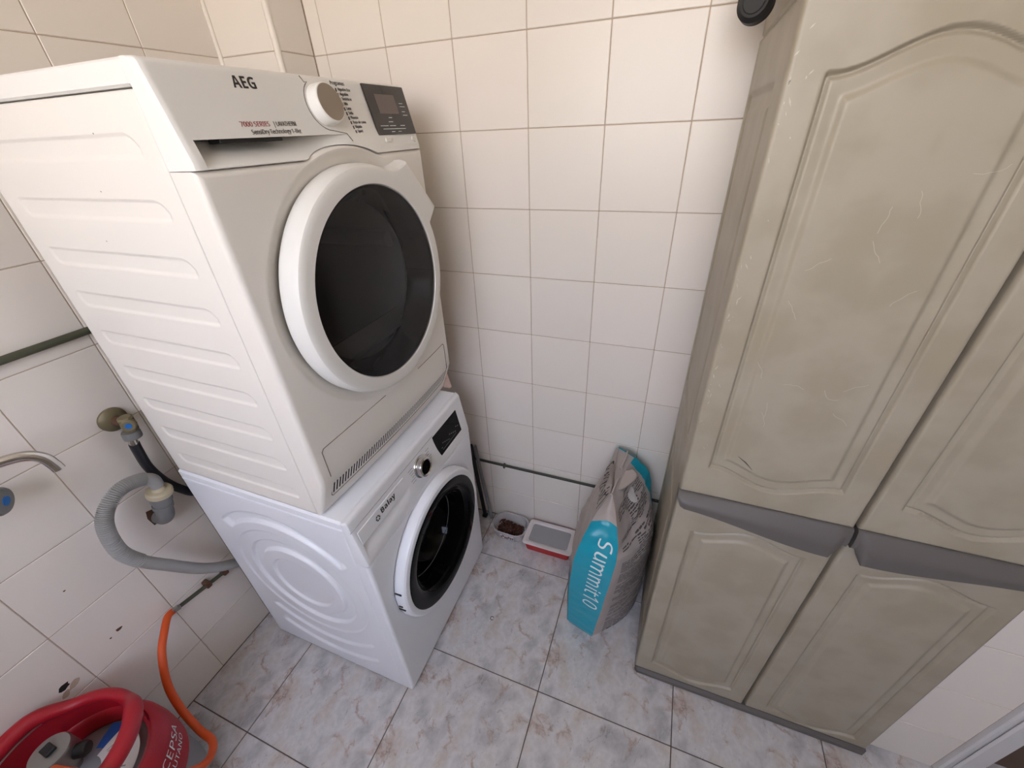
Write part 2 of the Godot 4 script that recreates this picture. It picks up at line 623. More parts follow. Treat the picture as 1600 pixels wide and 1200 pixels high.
	fw.box(Vector3(wx0, 0, Z_END), Vector3(wx1, wy0, Z_END + 0.12))
	fw.box(Vector3(wx0, wy1, Z_END), Vector3(wx1, CEIL, Z_END + 0.12))
	structure("wall_front", fw.mesh(20), M.plaster)
	var wf := Geo.new()
	for b in [[wx0, wx0 + 0.05, wy0, wy1], [wx1 - 0.05, wx1, wy0, wy1], [wx0 + 0.05, wx1 - 0.05, wy0, wy0 + 0.05], [wx0 + 0.05, wx1 - 0.05, wy1 - 0.05, wy1], [(wx0 + wx1) / 2 - 0.03, (wx0 + wx1) / 2 + 0.03, wy0 + 0.05, wy1 - 0.05]]:
		wf.box(Vector3(b[0], b[2], Z_END + 0.03), Vector3(b[1], b[3], Z_END + 0.08), 0.004)
	structure("window_1", wf.mesh(20), M.frame_white)
# ---------------------------------------------------------------- machines
# rounded front round a circular opening; rect = z0, z1, y0, y1; xf(y, z) the plane; circle = list of (r, dx)
func front_mesh(cy: float, cz: float, rect: Array, arch: float, circle: Array, xf: Callable, rnd: float, xback: float) -> ArrayMesh:
	var n := 224
	var ths := []
	for k in n: ths.append(TAU * k / n)
	for c in [[rect[0], rect[2]], [rect[0], rect[3]], [rect[1], rect[2]], [rect[1], rect[3]]]:
		var t := fposmod(atan2(-(c[0] - cz), c[1] - cy), TAU)
		ths.append(t)
	ths.sort()
	var edge := func(th: float, inset: float) -> float:
		var dz := -sin(th); var dy := cos(th)
		var r := 9.0
		if dz > 1e-6: r = min(r, (rect[1] - inset - cz) / dz)
		if dz < -1e-6: r = min(r, (rect[0] + inset - cz) / dz)
		if dy > 1e-6: r = min(r, (rect[3] - inset - cy) / dy)
		if dy < -1e-6: r = min(r, (rect[2] + inset - cy) / dy)
		return max(r, arch - inset) if cos(th) > 0.0 else r
	var rows := circle.size() + 10 + 6
	var f := func(i: int, j: int) -> Vector3:
		var th: float = ths[i % ths.size()]
		var r: float
		var dx := 0.0
		var last: Vector2 = circle[-1]
		if j < circle.size():
			r = circle[j].x; dx = circle[j].y
		elif j < circle.size() + 10:
			var t := float(j - circle.size() + 1) / 10.0
			r = lerpf(last.x, max(edge.call(th, rnd), last.x + 0.0005), t); dx = last.y
		else:
			var q := j - circle.size() - 10 + 1
			if q <= 5:
				var a := q / 5.0 * PI / 2.0
				r = edge.call(th, rnd * (1.0 - sin(a))); dx = last.y - rnd * (1.0 - cos(a))
			else:
				r = edge.call(th, 0.0); dx = 99.0
		var y := cy + r * cos(th)
		var z := cz - r * sin(th)
		return Vector3(xback if dx > 50.0 else xf.call(y, z) + dx, y, z)
	var g := Geo.new()
	g.grid(ths.size(), rows - 1, f, Vector3.RIGHT)
	return g.mesh(38.0)

func seam_tube(pts: Array, r := 0.0007) -> ArrayMesh:
	return tube_mesh(pts, r, 6)

# frame on a surface facing +x that leans back by slope (dx per dy): local x runs towards -z, local y up the slope
func lean(at: Vector3, slope: float) -> Transform3D:
	var up := Vector3(slope, 1, 0).normalized()
	var right := Vector3(0, 0, -1)
	return Transform3D(Basis(right, up, right.cross(up)), at)

func round_rect(x0: float, y0: float, x1: float, y1: float, r: float, n := 4) -> PackedVector2Array:
	var p := PackedVector2Array()
	for c in [[x1 - r, y1 - r, 0.0], [x0 + r, y1 - r, 90.0], [x0 + r, y0 + r, 180.0], [x1 - r, y0 + r, 270.0]]:
		for k in n + 1:
			var a := deg_to_rad(c[2] + 90.0 * k / n)
			p.append(Vector2(c[0] + r * cos(a), c[1] + r * sin(a)))
	return p

# control strip: columns zs, rows given as parameter list; xf(y, z), bottom(z); skirts go back to xb
func strip_mesh(zs: Array, rows: Array, ytop: float, bottom: Callable, xf: Callable, rnd: float, xb: float) -> ArrayMesh:
	var nz := zs.size()
	var f := func(i: int, j: int) -> Vector3:
		var ii := clampi(i - 1, 0, nz - 1)
		var z: float = zs[ii]
		var jj := clampi(j, 0, rows.size() - 1)
		var t: float = rows[jj]
		var b: float = bottom.call(z)
		# rows above 1 keep their own height, those below are squeezed to the curved bottom edge
		var y: float = t if t > 1.0 else lerpf(b, ytop, t)
		y = max(y, b)
		var x: float = xf.call(y, z)
		var dz: float = min(z - zs[0], zs[nz - 1] - z)
		if dz < rnd: x -= rnd - sqrt(max(0.0, rnd * rnd - (rnd - dz) * (rnd - dz)))
		if ytop - y < rnd: x -= (rnd - sqrt(max(0.0, rnd * rnd - (rnd - (ytop - y)) * (rnd - (ytop - y))))) * 0.7
		if i == 0 or i == nz + 1 or j == rows.size(): x = xb
		return Vector3(x, y, z)
	var g := Geo.new()
	g.grid(nz + 1, rows.size(), f, Vector3.RIGHT)
	return g.mesh(32.0)

func washing_machine() -> void:
	var t := thing("washing_machine", "white front-loading washing machine on the marble floor carrying the tumble dryer", "washing machine", Vector3(0.4, 0, 0.49))
	var W: Material = M.cool_white
	var z0 := 0.205; var z1 := 0.773
	var g := Geo.new()
	g.box(Vector3(0.10, 0.016, z0), Vector3(0.12, 0.80, z1 - 0.012))
	g.box(Vector3(0.12, 0.016, z0), Vector3(0.652, 0.80, z0 + 0.01))
	g.box(Vector3(0.12, 0.016, z0 + 0.01), Vector3(0.652, 0.03, z1 - 0.012))
	part("body", g.mesh(20), W, t)
	# pressed steel side with rings
	var cx := 0.387; var cy := 0.452
	var nu := 180; var nv := 250
	var relief := func(x: float, y: float) -> float:
		var dx := x - cx; var dy := y - cy
		var r := sqrt(dx * dx + dy * dy)
		var h := 0.0
		var e := 0.003
		h -= 0.007 * (1.0 - smooth(0.105 - e, 0.105 + e, r))
		h -= 0.0062 * (smooth(0.147 - e, 0.147 + e, r) - smooth(0.184 - e, 0.184 + e, r))
		h -= 0.0025 * (1.0 - smooth(0.226 - e, 0.226 + e, r)) * smooth(0.105 - e, 0.105 + e, r)
		var a := rad_to_deg(atan2(dy, dx))
		var up := smooth(40.0, 44.0, a) * (1.0 - smooth(131.0, 137.0, a))
		h -= 0.006 * up * smooth(0.263 - e, 0.263 + e, r) * (1.0 - smooth(0.297 - e, 0.297 + e, r))
		var lo := smooth(-136.0, -131.0, a) * (1.0 - smooth(-52.0, -47.0, a))
		h -= 0.005 * lo * smooth(0.262 - e, 0.262 + e, r) * (1.0 - smooth(0.30 - e, 0.30 + e, r))
		var lo2 := smooth(-125.0, -121.0, a) * (1.0 - smooth(-62.0, -58.0, a))
		h -= 0.005 * lo2 * smooth(0.338 - e, 0.338 + e, r) * (1.0 - smooth(0.378 - e, 0.378 + e, r))
		return h * 1.5
	var side := func(i: int, j: int) -> Vector3:
		var x := lerpf(0.10, 0.651, float(clampi(i - 1, 0, nu - 2)) / (nu - 2))
		var y := lerpf(0.016, 0.802, float(clampi(j - 1, 0, nv - 2)) / (nv - 2))
		var z: float = z1 + relief.call(x, y)
		var d: float = min(x - 0.10, 0.651 - x)
		if d < 0.004: z -= 0.002 * (1.0 - d / 0.004)
		if i == 0 or i == nu or j == 0 or j == nv: z = z1 - 0.014
		return Vector3(x, y, z)
	part("side_panel", field(nu, nv, side, Vector3.BACK), W, t)
	g = Geo.new()
	g.box(Vector3(0.10, 0.803, z0), Vector3(0.655, 0.83, z1), 0.005)
	part("top_panel", g.mesh(20), W, t)
	for c in [[0.15, 0.25], [0.15, 0.73], [0.62, 0.25], [0.62, 0.73]]:
		part("foot", lathe_mesh([Vector2(0, 0), Vector2(0.02, 0), Vector2(0.02, 0.008), Vector2(0.009, 0.01), Vector2(0.009, 0.018), Vector2(0, 0.018)], Vector3(c[0], 0, c[1]), Vector3.UP, 20), M.matte_black, t)
	# front
	var dy := 0.445; var dz := 0.487
	var xf := func(y: float, _z: float) -> float: return 0.688
	part("front_panel", front_mesh(dy, dz, [z0, z1, 0.016, 0.679], 0.0, [Vector2(0.20, -0.02), Vector2(0.232, -0.02), Vector2(0.236, -0.006), Vector2(0.243, -0.003), Vector2(0.252, 0.0)], xf, 0.010, 0.651), W, t)
	# control strip
	var zs := []
	for k in 121: zs.append(lerpf(z0, z1, k / 120.0))
	for z in [0.5595, 0.560, 0.7565, 0.757]: zs.append(z)
	zs.sort()
	var rows := []
	for k in 9: rows.append(0.680 + 0.0025 * k + 1000.0)
	var ctrl := func(y: float, z: float) -> float:
		var x := 0.688 - maxf(0.0, y - 0.69) * 0.157
		if z > 0.5598 and z < 0.7568 and y < 0.7452 and y > 0.698:
			var k := (y - 0.698) / 0.047
			var s := smooth(0.56, 0.60, z)
			x -= 0.021 * k * k * s
		return x
	rows = []
	for y in [0.6805, 0.686, 0.692, 0.698, 0.704, 0.71, 0.716, 0.722, 0.728, 0.734, 0.74, 0.745, 0.7454, 0.76, 0.775, 0.79, 0.80, 0.808, 0.812, 0.816, 0.819, 0.822, 0.8245, 0.827, 0.829, 0.83]:
		rows.append((y - 0.6805) / (0.83 - 0.6805))
	part("control_panel", strip_mesh(zs, rows, 0.83, func(_z: float) -> float: return 0.6805, ctrl, 0.010, 0.651), M.cool_plastic, t)
	var sl := -0.157
	var on := func(y: float, z: float) -> Vector3: return Vector3(0.688 - (y - 0.69) * 0.157, y, z)
	# detergent drawer front
	g = Geo.new()
	g.slab(round_rect(0, 0, 0.19, 0.040, 0.003), lean(on.call(0.7465, 0.757), sl), -0.001, 0.0016, 0.0008)
	var dr := part("drawer", g.mesh(20), M.cool_plastic, t)
	part("seam", seam_tube([on.call(0.8, 0.772), on.call(0.8, 0.40)], 0.0006), M.ink_grey, t)
	# hexagonal emblem and name
	var hx := Geo.new()
	var fr := lean(on.call(0.765, 0.690) + Vector3(0.0018, 0, 0), sl)
	for k in 6:
		var a0 := TAU * (k - 0.36) / 6.0; var a1 := TAU * (k + 0.36) / 6.0
		hx.slab(PackedVector2Array([Vector2(cos(a0), sin(a0)) * 0.0042, Vector2(cos(a0), sin(a0)) * 0.0085, Vector2(cos(a1), sin(a1)) * 0.0085, Vector2(cos(a1), sin(a1)) * 0.0042]), fr, 0.0, 0.0004)
	part("emblem", hx.mesh(20), M.ink, dr)
	lettering(dr, "Balay", on.call(0.7595, 0.676) + Vector3(0.0018, 0, 0), Vector3(0, 0, -1), Vector3(sl, 1, 0), 0.0145, M.ink, 1.15, false, 700)
	# display
	g = Geo.new()
	var dp := PackedVector2Array()
	for k in 9: dp.append(Vector2(0.026 - 0.018 * sin(k / 8.0 * PI / 2.0) , 0.085 * k / 8.0) if false else Vector2(0.016 * (1.0 - k / 8.0) * (1.0 - k / 8.0) + 0.0, 0.082 * k / 8.0))
	dp.append(Vector2(0.150, 0.082)); dp.append(Vector2(0.152, 0.0))
	g.slab(dp, lean(on.call(0.7145, 0.405), sl), -0.001, 0.001, 0.0005)
	var ds := part("display", g.mesh(20), M.gloss_black, t)
	var mk := Geo.new()
	for k in 11:
		var p := Vector2(0.026 + 0.0108 * k, 0.020 + 0.004 * ((k * 3) % 4))
		mk.slab(PackedVector2Array([p, p + Vector2(0.006, 0), p + Vector2(0.006, 0.0014), p + Vector2(0, 0.0014)]), lean(on.call(0.7145, 0.405), sl), 0.001, 0.0013)
	mk.slab(PackedVector2Array([Vector2(0.03, 0.012), Vector2(0.12, 0.012), Vector2(0.12, 0.0128), Vector2(0.03, 0.0128)]), lean(on.call(0.7145, 0.405), sl), 0.001, 0.0013)
	part("key_marks", mk.mesh(20), M.ink_grey, ds)
	# programme dial
	var kp: Vector3 = on.call(0.757, 0.488)
	var kd := part("dial", lathe_mesh([Vector2(0, 0), Vector2(0.034, 0), Vector2(0.033, 0.003), Vector2(0.0295, 0.004), Vector2(0.0295, 0.014), Vector2(0.028, 0.018), Vector2(0.0235, 0.020), Vector2(0.021, 0.017), Vector2(0, 0.017)], kp, Vector3(1, 0.157, 0), 56, 25), M.chrome, t)
	part("dial_face", lathe_mesh([Vector2(0, 0.0165), Vector2(0.0208, 0.0165), Vector2(0.0205, 0.0178), Vector2(0, 0.0182)], kp, Vector3(1, 0.157, 0), 40, 25), M.gloss_black, kd)
	for k in 6:
		for s in 2:
			mk = Geo.new()
			var w := 0.020 - 0.003 * ((k * 5 + s) % 4)
			var p := Vector2(0.036 if s == 1 else -0.036 - w, 0.024 - 0.0085 * k)
			mk.slab(PackedVector2Array([p, p + Vector2(w, 0), p + Vector2(w, 0.0012), p + Vector2(0, 0.0012)]), lean(kp, sl), 0.0002, 0.0006)
			part("programme_mark", mk.mesh(20), M.ink_grey, t)
	# door
	var ax := Vector3.RIGHT
	var o := Vector3(0, dy, dz)
	var door := part("door", lathe_mesh([Vector2(0.205, 0.676), Vector2(0.232, 0.678), Vector2(0.2355, 0.684), Vector2(0.2345, 0.704), Vector2(0.232, 0.712), Vector2(0.227, 0.7165), Vector2(0.217, 0.7185), Vector2(0.2115, 0.7175), Vector2(0.205, 0.712), Vector2(0.205, 0.676)], o, ax, 128, 28), W, t)
	part("door_ring", lathe_mesh([Vector2(0.15, 0.665), Vector2(0.2105, 0.7), Vector2(0.2112, 0.7175), Vector2(0.207, 0.7195), Vector2(0.185, 0.7185), Vector2(0.166, 0.714), Vector2(0.156, 0.705), Vector2(0.152, 0.69), Vector2(0.15, 0.665)], o, ax, 128, 40), M.gloss_black, door)
	part("door_glass", lathe_mesh([Vector2(0, 0.560), Vector2(0.1, 0.57), Vector2(0.135, 0.60), Vector2(0.150, 0.66), Vector2(0.1535, 0.702), Vector2(0.151, 0.703), Vector2(0.146, 0.665), Vector2(0.13, 0.61), Vector2(0.095, 0.585), Vector2(0.05, 0.576), Vector2(0, 0.574)], o, ax, 96, 50), M.gloss_black, door)
	part("door_gasket", lathe_mesh([Vector2(0.1385, 0.645), Vector2(0.1405, 0.645), Vector2(0.142, 0.6465), Vector2(0.1385, 0.6465), Vector2(0.1385, 0.645)], o, ax, 96, 40), M.rubber_grey, door)
	for a in [[80.0, 0.022], [93.5, 0.012], [98.0, 0.022]]:
		var th := deg_to_rad(a[0])
		var c := Vector3(0.694, dy + 0.2335 * cos(th), dz + 0.2335 * sin(th))
		g = Geo.new()
		g.box(c - Vector3(a[1] * 0.5, 0.0035, 0.003), c + Vector3(a[1] * 0.5, 0.0035, 0.003), 0.0008)
		part("door_catch", g.mesh(20), M.matte_black, door)

func tumble_dryer() -> void:
	var t := thing("tumble_dryer", "white tumble dryer with round dark glass door stacked on the washing machine", "tumble dryer", Vector3(0.37, 0.83, 0.48))
	var W: Material = M.white_enamel
	var z0 := 0.192; var z1 := 0.771
	var g := Geo.new()
	g.box(Vector3(0.11, 0.836, z0), Vector3(0.13, 1.636, z1 - 0.01))
	g.box(Vector3(0.13, 0.836, z0), Vector3(0.588, 1.636, z0 + 0.01))
	g.box(Vector3(0.13, 0.836, z0 + 0.01), Vector3(0.588, 0.85, z1 - 0.01))
	part("body", g.mesh(20), W, t)
	for c in [[0.16, 0.24], [0.16, 0.72], [0.54, 0.24], [0.54, 0.72]]:
		part("foot", lathe_mesh([Vector2(0, 0), Vector2(0.02, 0), Vector2(0.02, 0.007), Vector2(0, 0.007)], Vector3(c[0], 0.8301, c[1]), Vector3.UP, 20), M.matte_black, t)
	# side with pressed slots
	var nu := 150; var nv := 330
	var relief := func(x: float, y: float) -> float:
		var h := 0.0
		var k := roundf((1.5885 - 0.0155 - y) / 0.0853)
		if k < 0.0 or k > 8.0: return 0.0
		var py := y - (1.573 - 0.0853 * k)
		var px := x - 0.353
		var r := 0.004
		if px > 0.0: r = 0.026 if py > 0.0 else 0.005
		else: r = 0.006 if py > 0.0 else 0.018
		var q := Vector2(absf(px) - 0.197 + r, absf(py) - 0.0155 + r)
		var d: float = min(max(q.x, q.y), 0.0) + Vector2(max(q.x, 0.0), max(q.y, 0.0)).length() - r
		h = -0.0026 * (1.0 - smooth(-0.0035, 0.0, d))
		return h
	var side := func(i: int, j: int) -> Vector3:
		var x := lerpf(0.11, 0.587, float(clampi(i - 1, 0, nu - 2)) / (nu - 2))
		var y := lerpf(0.836, 1.6345, float(clampi(j - 1, 0, nv - 2)) / (nv - 2))
		var z: float = z1 + relief.call(x, y)
		var d: float = min(x - 0.11, 0.587 - x)
		if d < 0.005: z -= 0.0015 * (1.0 - d / 0.005)
		if i == 0 or i == nu or j == 0 or j == nv: z = z1 - 0.012
		return Vector3(x, y, z)
	part("side_panel", field(nu, nv, side, Vector3.BACK), W, t)
	g = Geo.new()
	g.box(Vector3(0.10, 1.637, z0 - 0.002), Vector3(0.587, 1.667, z1 + 0.001), 0.003)
	part("top_panel", g.mesh(20), M.white_plastic, t)
	for q in [[0.463, 1.590], [0.410, 1.5145], [0.353, 1.437]]:
		part("rivet", lathe_mesh([Vector2(0, 0), Vector2(0.0014, 0), Vector2(0.001, 0.0006), Vector2(0, 0.0007)], Vector3(q[0], q[1], 0.7706), Vector3.BACK, 10), M.ink_grey, t)
	# front round the door
	var dy := 1.288; var dz := 0.477
	var bow := func(z: float) -> float: return 0.010 * (1.0 - pow((z - 0.48) / 0.29, 2.0))
	var xf := func(y: float, z: float) -> float:
		var x: float = 0.640 + bow.call(z)
		if y < 0.935: x -= (0.935 - y) * 0.40
		return x
	part("front_panel", front_mesh(dy, dz, [z0, z1, 0.833, 1.5395], 0.2705, [Vector2(0.19, -0.035), Vector2(0.236, -0.012), Vector2(0.248, -0.010), Vector2(0.256, -0.006), Vector2(0.262, -0.0015), Vector2(0.266, 0.0)], xf, 0.010, 0.589), W, t)
	# control strip with the drawer and its grip
	var zs := []
	for k in 161: zs.append(lerpf(z0, z1, k / 160.0))
	for z in [0.7515, 0.752]: zs.append(z)
	zs.sort()
	var sl := -0.24
	var flat := func(y: float) -> float: return 0.640 - maxf(0.0, y - 1.55) * 0.24
	var ctrl := func(y: float, z: float) -> float:
		var x: float = flat.call(y) + bow.call(z) * (1.0 - smooth(1.53, 1.60, y))
		if z > 0.44 and z < 0.7518 and y < 1.5762:
			var k: float = clampf((y - 1.5425) / 0.0335, 0.0, 1.0)
			x -= (0.044 * smooth(0.44, 0.58, z)) * k
		return x
	var yt := 1.667
	var bottom := func(z: float) -> float:
		var d := z - dz
		var a := 1.5405
		if absf(d) < 0.27: a = max(a, dy + sqrt(max(0.0, 0.2718 * 0.2718 - d * d)))
		# soft feet of the arch
		return a
	var rows := []
	for k in 9: rows.append(k / 8.0 * 0.27)
	rows = []
	# heights are laid out between the curved bottom and the drawer's lower edge, then straight up
	var hs := [0.0, 0.05, 0.12, 0.25, 0.4, 0.55, 0.7, 0.85, 1.0]
	for h in hs: rows.append(h)
	var yy := [1.5763, 1.585, 1.60, 1.615, 1.63, 1.645, 1.652, 1.657, 1.660, 1.6625, 1.6645, 1.666, 1.667]
	var nz := zs.size()
	var nr := rows.size() + yy.size()
	var rnd := 0.010
	var f := func(i: int, j: int) -> Vector3:
		var ii := clampi(i - 1, 0, nz - 1)
		var z: float = zs[ii]
		var jj := clampi(j - 1, 0, nr - 1)
		var b: float = bottom.call(z)
		var y: float = lerpf(b, 1.576, rows[jj]) if jj < rows.size() else yy[jj - rows.size()]
		var x: float = ctrl.call(y, z)
		var ez: float = min(z - z0, z1 - z)
		if ez < rnd: x -= rnd - sqrt(max(0.0, rnd * rnd - (rnd - ez) * (rnd - ez)))
		if yt - y < 0.008: x -= 0.008 - sqrt(max(0.0, 0.000064 - (0.008 - (yt - y)) * (0.008 - (yt - y))))
		if i == 0 or i == nz + 1 or j == 0 or j == nr + 1: x = 0.588
		return Vector3(x, y, z)
	g = Geo.new()
	g.grid(nz + 1, nr + 1, f, Vector3.RIGHT)
	part("control_panel", g.mesh(30.0), M.white_plastic, t)
	var on := func(y: float, z: float) -> Vector3: return Vector3(flat.call(y) + bow.call(z) * (1.0 - smooth(1.53, 1.60, y)), y, z)
	var kc := Vector2(1.621, 0.479)
	# joint of the drawer: down past the dial
	var sp := [on.call(1.664, 0.508), on.call(1.655, 0.502)]
	for k in 15:
		var a := deg_to_rad(118.0 - 12.5 * k)
		sp.append(on.call(kc.x + 0.040 * sin(a), kc.y + 0.040 * -cos(a) * -1.0) if false else on.call(kc.x + 0.0385 * cos(deg_to_rad(25.0 + 11.0 * k)), kc.y + 0.0385 * sin(deg_to_rad(25.0 + 11.0 * k))))
	sp.append(on.call(1.577, 0.446)); sp.append(on.call(1.564, 0.440))
	part("seam", seam_tube(sp, 0.0008), M.seam, t)
	# slot of the grip
	g = Geo.new()
	g.box(Vector3(0.607, 1.5705, 0.600), Vector3(0.632, 1.5765, 0.712), 0.001)
	part("grip_slot", g.mesh(20), M.matte_black, t)
	# dial
	var kp: Vector3 = on.call(kc.x, kc.y)
	var kn := Vector3(1, 0.24, 0)
	var dial := part("dial", lathe_mesh([Vector2(0, 0), Vector2(0.034, 0), Vector2(0.0335, 0.003), Vector2(0.032, 0.018), Vector2(0.0305, 0.0205), Vector2(0.0295, 0.021), Vector2(0, 0.021)], kp, kn, 64, 25), M.white_plastic, t)
	part("dial_face", lathe_mesh([Vector2(0, 0.0205), Vector2(0.0292, 0.0205), Vector2(0.0288, 0.0216), Vector2(0, 0.0219)], kp, kn, 56, 25), M.knob_face, dial)
	# lettering
	var R := Vector3(0, 0, -1)
	var U := Vector3(sl, 1, 0)
	lettering(t, "AEG", on.call(1.6345, 0.648), R, U, 0.0155, M.ink, 1.0, false, 700)
	lettering(t, "7000 SERIES", on.call(1.5885, 0.669), R, U, 0.0064, M.ink_red, 1.1)
	lettering(t, "| LAVATHERM", on.call(1.5885, 0.609), R, U, 0.0064, M.ink, 0.86)
	lettering(t, "SensiDry Technology 1-8kg", on.call(1.5785, 0.656), R, U, 0.0060, M.ink, 0.98)
	var names := ["Algodón Eco", "Algodón", "Sintéticos", "Mix", "Lana", "Seda", "Plumón", "Ropa de cama", "Rápido", "Sport"]
	lettering(t, "Programas", on.call(1.6535, 0.437), R, U, 0.0058, M.ink, 1.0)
	for k in 10:
		var y := 1.6475 - 0.0076 * k
		var z := 0.427 - 0.0012 * k
		var c: Vector3 = on.call(y, z)
		g = Geo.new()
		g.slab(PackedVector2Array([Vector2(-0.0016, -0.0028), Vector2(0.0016, -0.0028), Vector2(0.0016, 0.0028), Vector2(-0.0016, 0.0028)]), lean(c, sl), 0.0, 0.0004)
		part("programme_mark", g.mesh(20), M.ink, t)
		lettering(t, names[k], on.call(y - 0.0026, z - 0.005), R, U, 0.0046, M.ink, 1.0)
	part("programme_ring", lathe_mesh([Vector2(0.0035, 0), Vector2(0.0042, 0), Vector2(0.0042, 0.0004), Vector2(0.0035, 0.0004), Vector2(0.0035, 0)], on.call(1.648, 0.438), kn, 24), M.ink, t)
	# display
	g = Geo.new()
	g.slab(PackedVector2Array([Vector2(-0.004, 0.0), Vector2(0.140, 0.0), Vector2(0.150, 0.093), Vector2(0.0, 0.093)]) if false else PackedVector2Array([Vector2(0.045, 0.0), Vector2(0.187, 0.0), Vector2(0.152, 0.0945), Vector2(0.0, 0.0945)]) if false else round_rect(0.0, 0.0, 0.146, 0.0935, 0.0008, 2), lean(on.call(1.5715, 0.3485), sl), -0.002, 0.0012, 0.0005)
	var ds := part("display", g.mesh(20), M.display_dark, t)
	g = Geo.new()
	g.slab(round_rect(0.030, 0.040, 0.100, 0.076, 0.0008, 2), lean(on.call(1.5715, 0.3485), sl), 0.0012, 0.0015)
	part("screen", g.mesh(20), M.screen, ds)
	g = Geo.new()
	for b in [[0.016, 0.0165, 0.028], [0.050, 0.0165, 0.022], [0.090, 0.0165, 0.018], [0.055, 0.032, 0.012], [0.050, 0.024, 0.016], [0.112, 0.060, 0.014], [0.112, 0.054, 0.020], [0.114, 0.044, 0.012], [0.114, 0.037, 0.018], [0.022, 0.0105, 0.086], [0.050, 0.005, 0.012], [0.075, 0.005, 0.012]]:
		var p := Vector2(b[0], b[1])
		g.slab(PackedVector2Array([p, p + Vector2(b[2], 0), p + Vector2(b[2], 0.0010), p + Vector2(0, 0.0010)]), lean(on.call(1.5715, 0.3485), sl), 0.0012, 0.0015)
	part("key_marks", g.mesh(20), M.ink_white, ds)
	for b in [[0.334, 0.020, "button"], [0.226, 0.016, "button"]]:
		g = Geo.new()
		g.slab(round_rect(0, 0, b[1], 0.008, 0.001, 2), lean(on.call(1.5585, b[0]), -0.05), -0.001, 0.0022, 0.0006)
		part(b[2], g.mesh(20), M.white_enamel, t)
		g = Geo.new()
		g.slab(PackedVector2Array([Vector2(0.003, -0.004), Vector2(0.013, -0.004), Vector2(0.013, -0.0025), Vector2(0.003, -0.0025)]), lean(on.call(1.5585, b[0]), -0.05), 0.0, 0.0004)
		part("button_mark", g.mesh(20), M.ink_grey, t)
	# door ring with its grip lug
	var n := 192
	var p1 := Vector2(0.153, 0.233); var p2 := Vector2(0.249, 0.128)
	var rout := func(th: float) -> float:
		var d := rad_to_deg(th)
		var b := 0.237
		if d > 18.0 and d < 33.3: return b + (p1.length() - b) * pow((d - 18.0) / 15.3, 2.2)
		if d >= 33.3 and d <= 62.8:
			var dirv := Vector2(sin(th), cos(th))
			var e := p2 - p1
			return p1.cross(e) / dirv.cross(e)
		if d > 62.8 and d < 66.0: return lerpf(p2.length(), b, (d - 62.8) / 3.2)
		return b
	var ths := []
	for k in n: ths.append(TAU * k / n)
	for d in [33.3, 62.8, 66.0, 18.0]: ths.append(deg_to_rad(d))
	ths.sort()
	var prof := [[0.0, 0.2025, 0.655], [0.0, 0.2025, 0.6795], [0.0, 0.2045, 0.683], [1.0, -0.016, 0.6825], [1.0, -0.006, 0.681], [1.0, -0.0015, 0.678], [1.0, 0.001, 0.672], [1.0, 0.004, 0.660], [1.0, 0.003, 0.640], [0.0, 0.2025, 0.640]]
	g = Geo.new()
	g.grid(ths.size(), prof.size() - 1, func(i: int, j: int) -> Vector3:
		var th: float = ths[i % ths.size()]
		var q: Array = prof[j]
		var r: float = q[1] + q[0] * rout.call(th)
		return Vector3(q[2], dy + r * cos(th), dz - r * sin(th)), Vector3.RIGHT)
	g.outward(0)
	var door := part("door", g.mesh(30), M.white_plastic, t)
	part("door_band", lathe_mesh([Vector2(0.2018, 0.6775), Vector2(0.196, 0.672), Vector2(0.176, 0.630), Vector2(0.172, 0.615), Vector2(0.176, 0.613), Vector2(0.2018, 0.665), Vector2(0.2018, 0.6775)], Vector3(0, dy, dz), Vector3.RIGHT, 96, 40), M.gloss_black, door)
	part("door_glass", lathe_mesh([Vector2(0, 0.679), Vector2(0.2022, 0.679), Vector2(0.2022, 0.6805), Vector2(0.2, 0.6815), Vector2(0, 0.6815)], Vector3(0, dy, dz), Vector3.RIGHT, 96, 30), M.dark_glass, door)
	g = Geo.new()
	g.lathe([Vector2(0.174, 0.612), Vector2(0.185, 0.60), Vector2(0.215, 0.585), Vector2(0.215, 0.30), Vector2(0.20, 0.275), Vector2(0, 0.27)], Vector3(0, dy, dz), Vector3.RIGHT, 72)
	part("drum", g.mesh(40), M.drum, t)
	for k in 3:
		var th := deg_to_rad(75.0 + 120.0 * k)
		part("drum_paddle", tube_mesh([Vector3(0.32, dy + 0.205 * cos(th), dz - 0.205 * sin(th)), Vector3(0.56, dy + 0.205 * cos(th), dz - 0.205 * sin(th))], 0.022, 12), M.drum, t)
	g = Geo.new()
	g.slab(PackedVector2Array([Vector2(-0.12, -0.018), Vector2(0.12, -0.018), Vector2(0.14, 0.03), Vector2(-0.14, 0.03)]), Transform3D(Basis(Vector3(0, 0, -1), Vector3(-0.75, 0.65, 0).normalized(), Vector3(0.65, 0.75, 0).normalized()), Vector3(0.60, 1.150, dz)), -0.01, 0.012, 0.003)
	part("lint_filter", g.mesh(20), M.rubber_grey, t)
	# lower flap with its vent
	var ff := func(y: float, z: float) -> Vector3: return Vector3(xf.call(y, z), y, z)
	var zl := 0.744; var zr := 0.222
	var pts := []
	for q in [[1.022, zl - 0.006], [1.016, zl], [0.95, zl], [0.885, zl], [0.878, zl - 0.004]]: pts.append(ff.call(q[0], q[1]))
	for k in 13: pts.append(ff.call(0.877, lerpf(zl - 0.008, zr + 0.008, k / 12.0)))
	for q in [[0.885, zr], [0.935, zr], [1.014, zr], [1.02, zr + 0.006]]: pts.append(ff.call(q[0], q[1]))
	part("seam", seam_tube(pts, 0.0011), M.seam, t)
	part("seam", seam_tube([ff.call(1.022, zl - 0.006), ff.call(1.024, 0.65), ff.call(1.0245, 0.53)], 0.0010), M.seam, t)
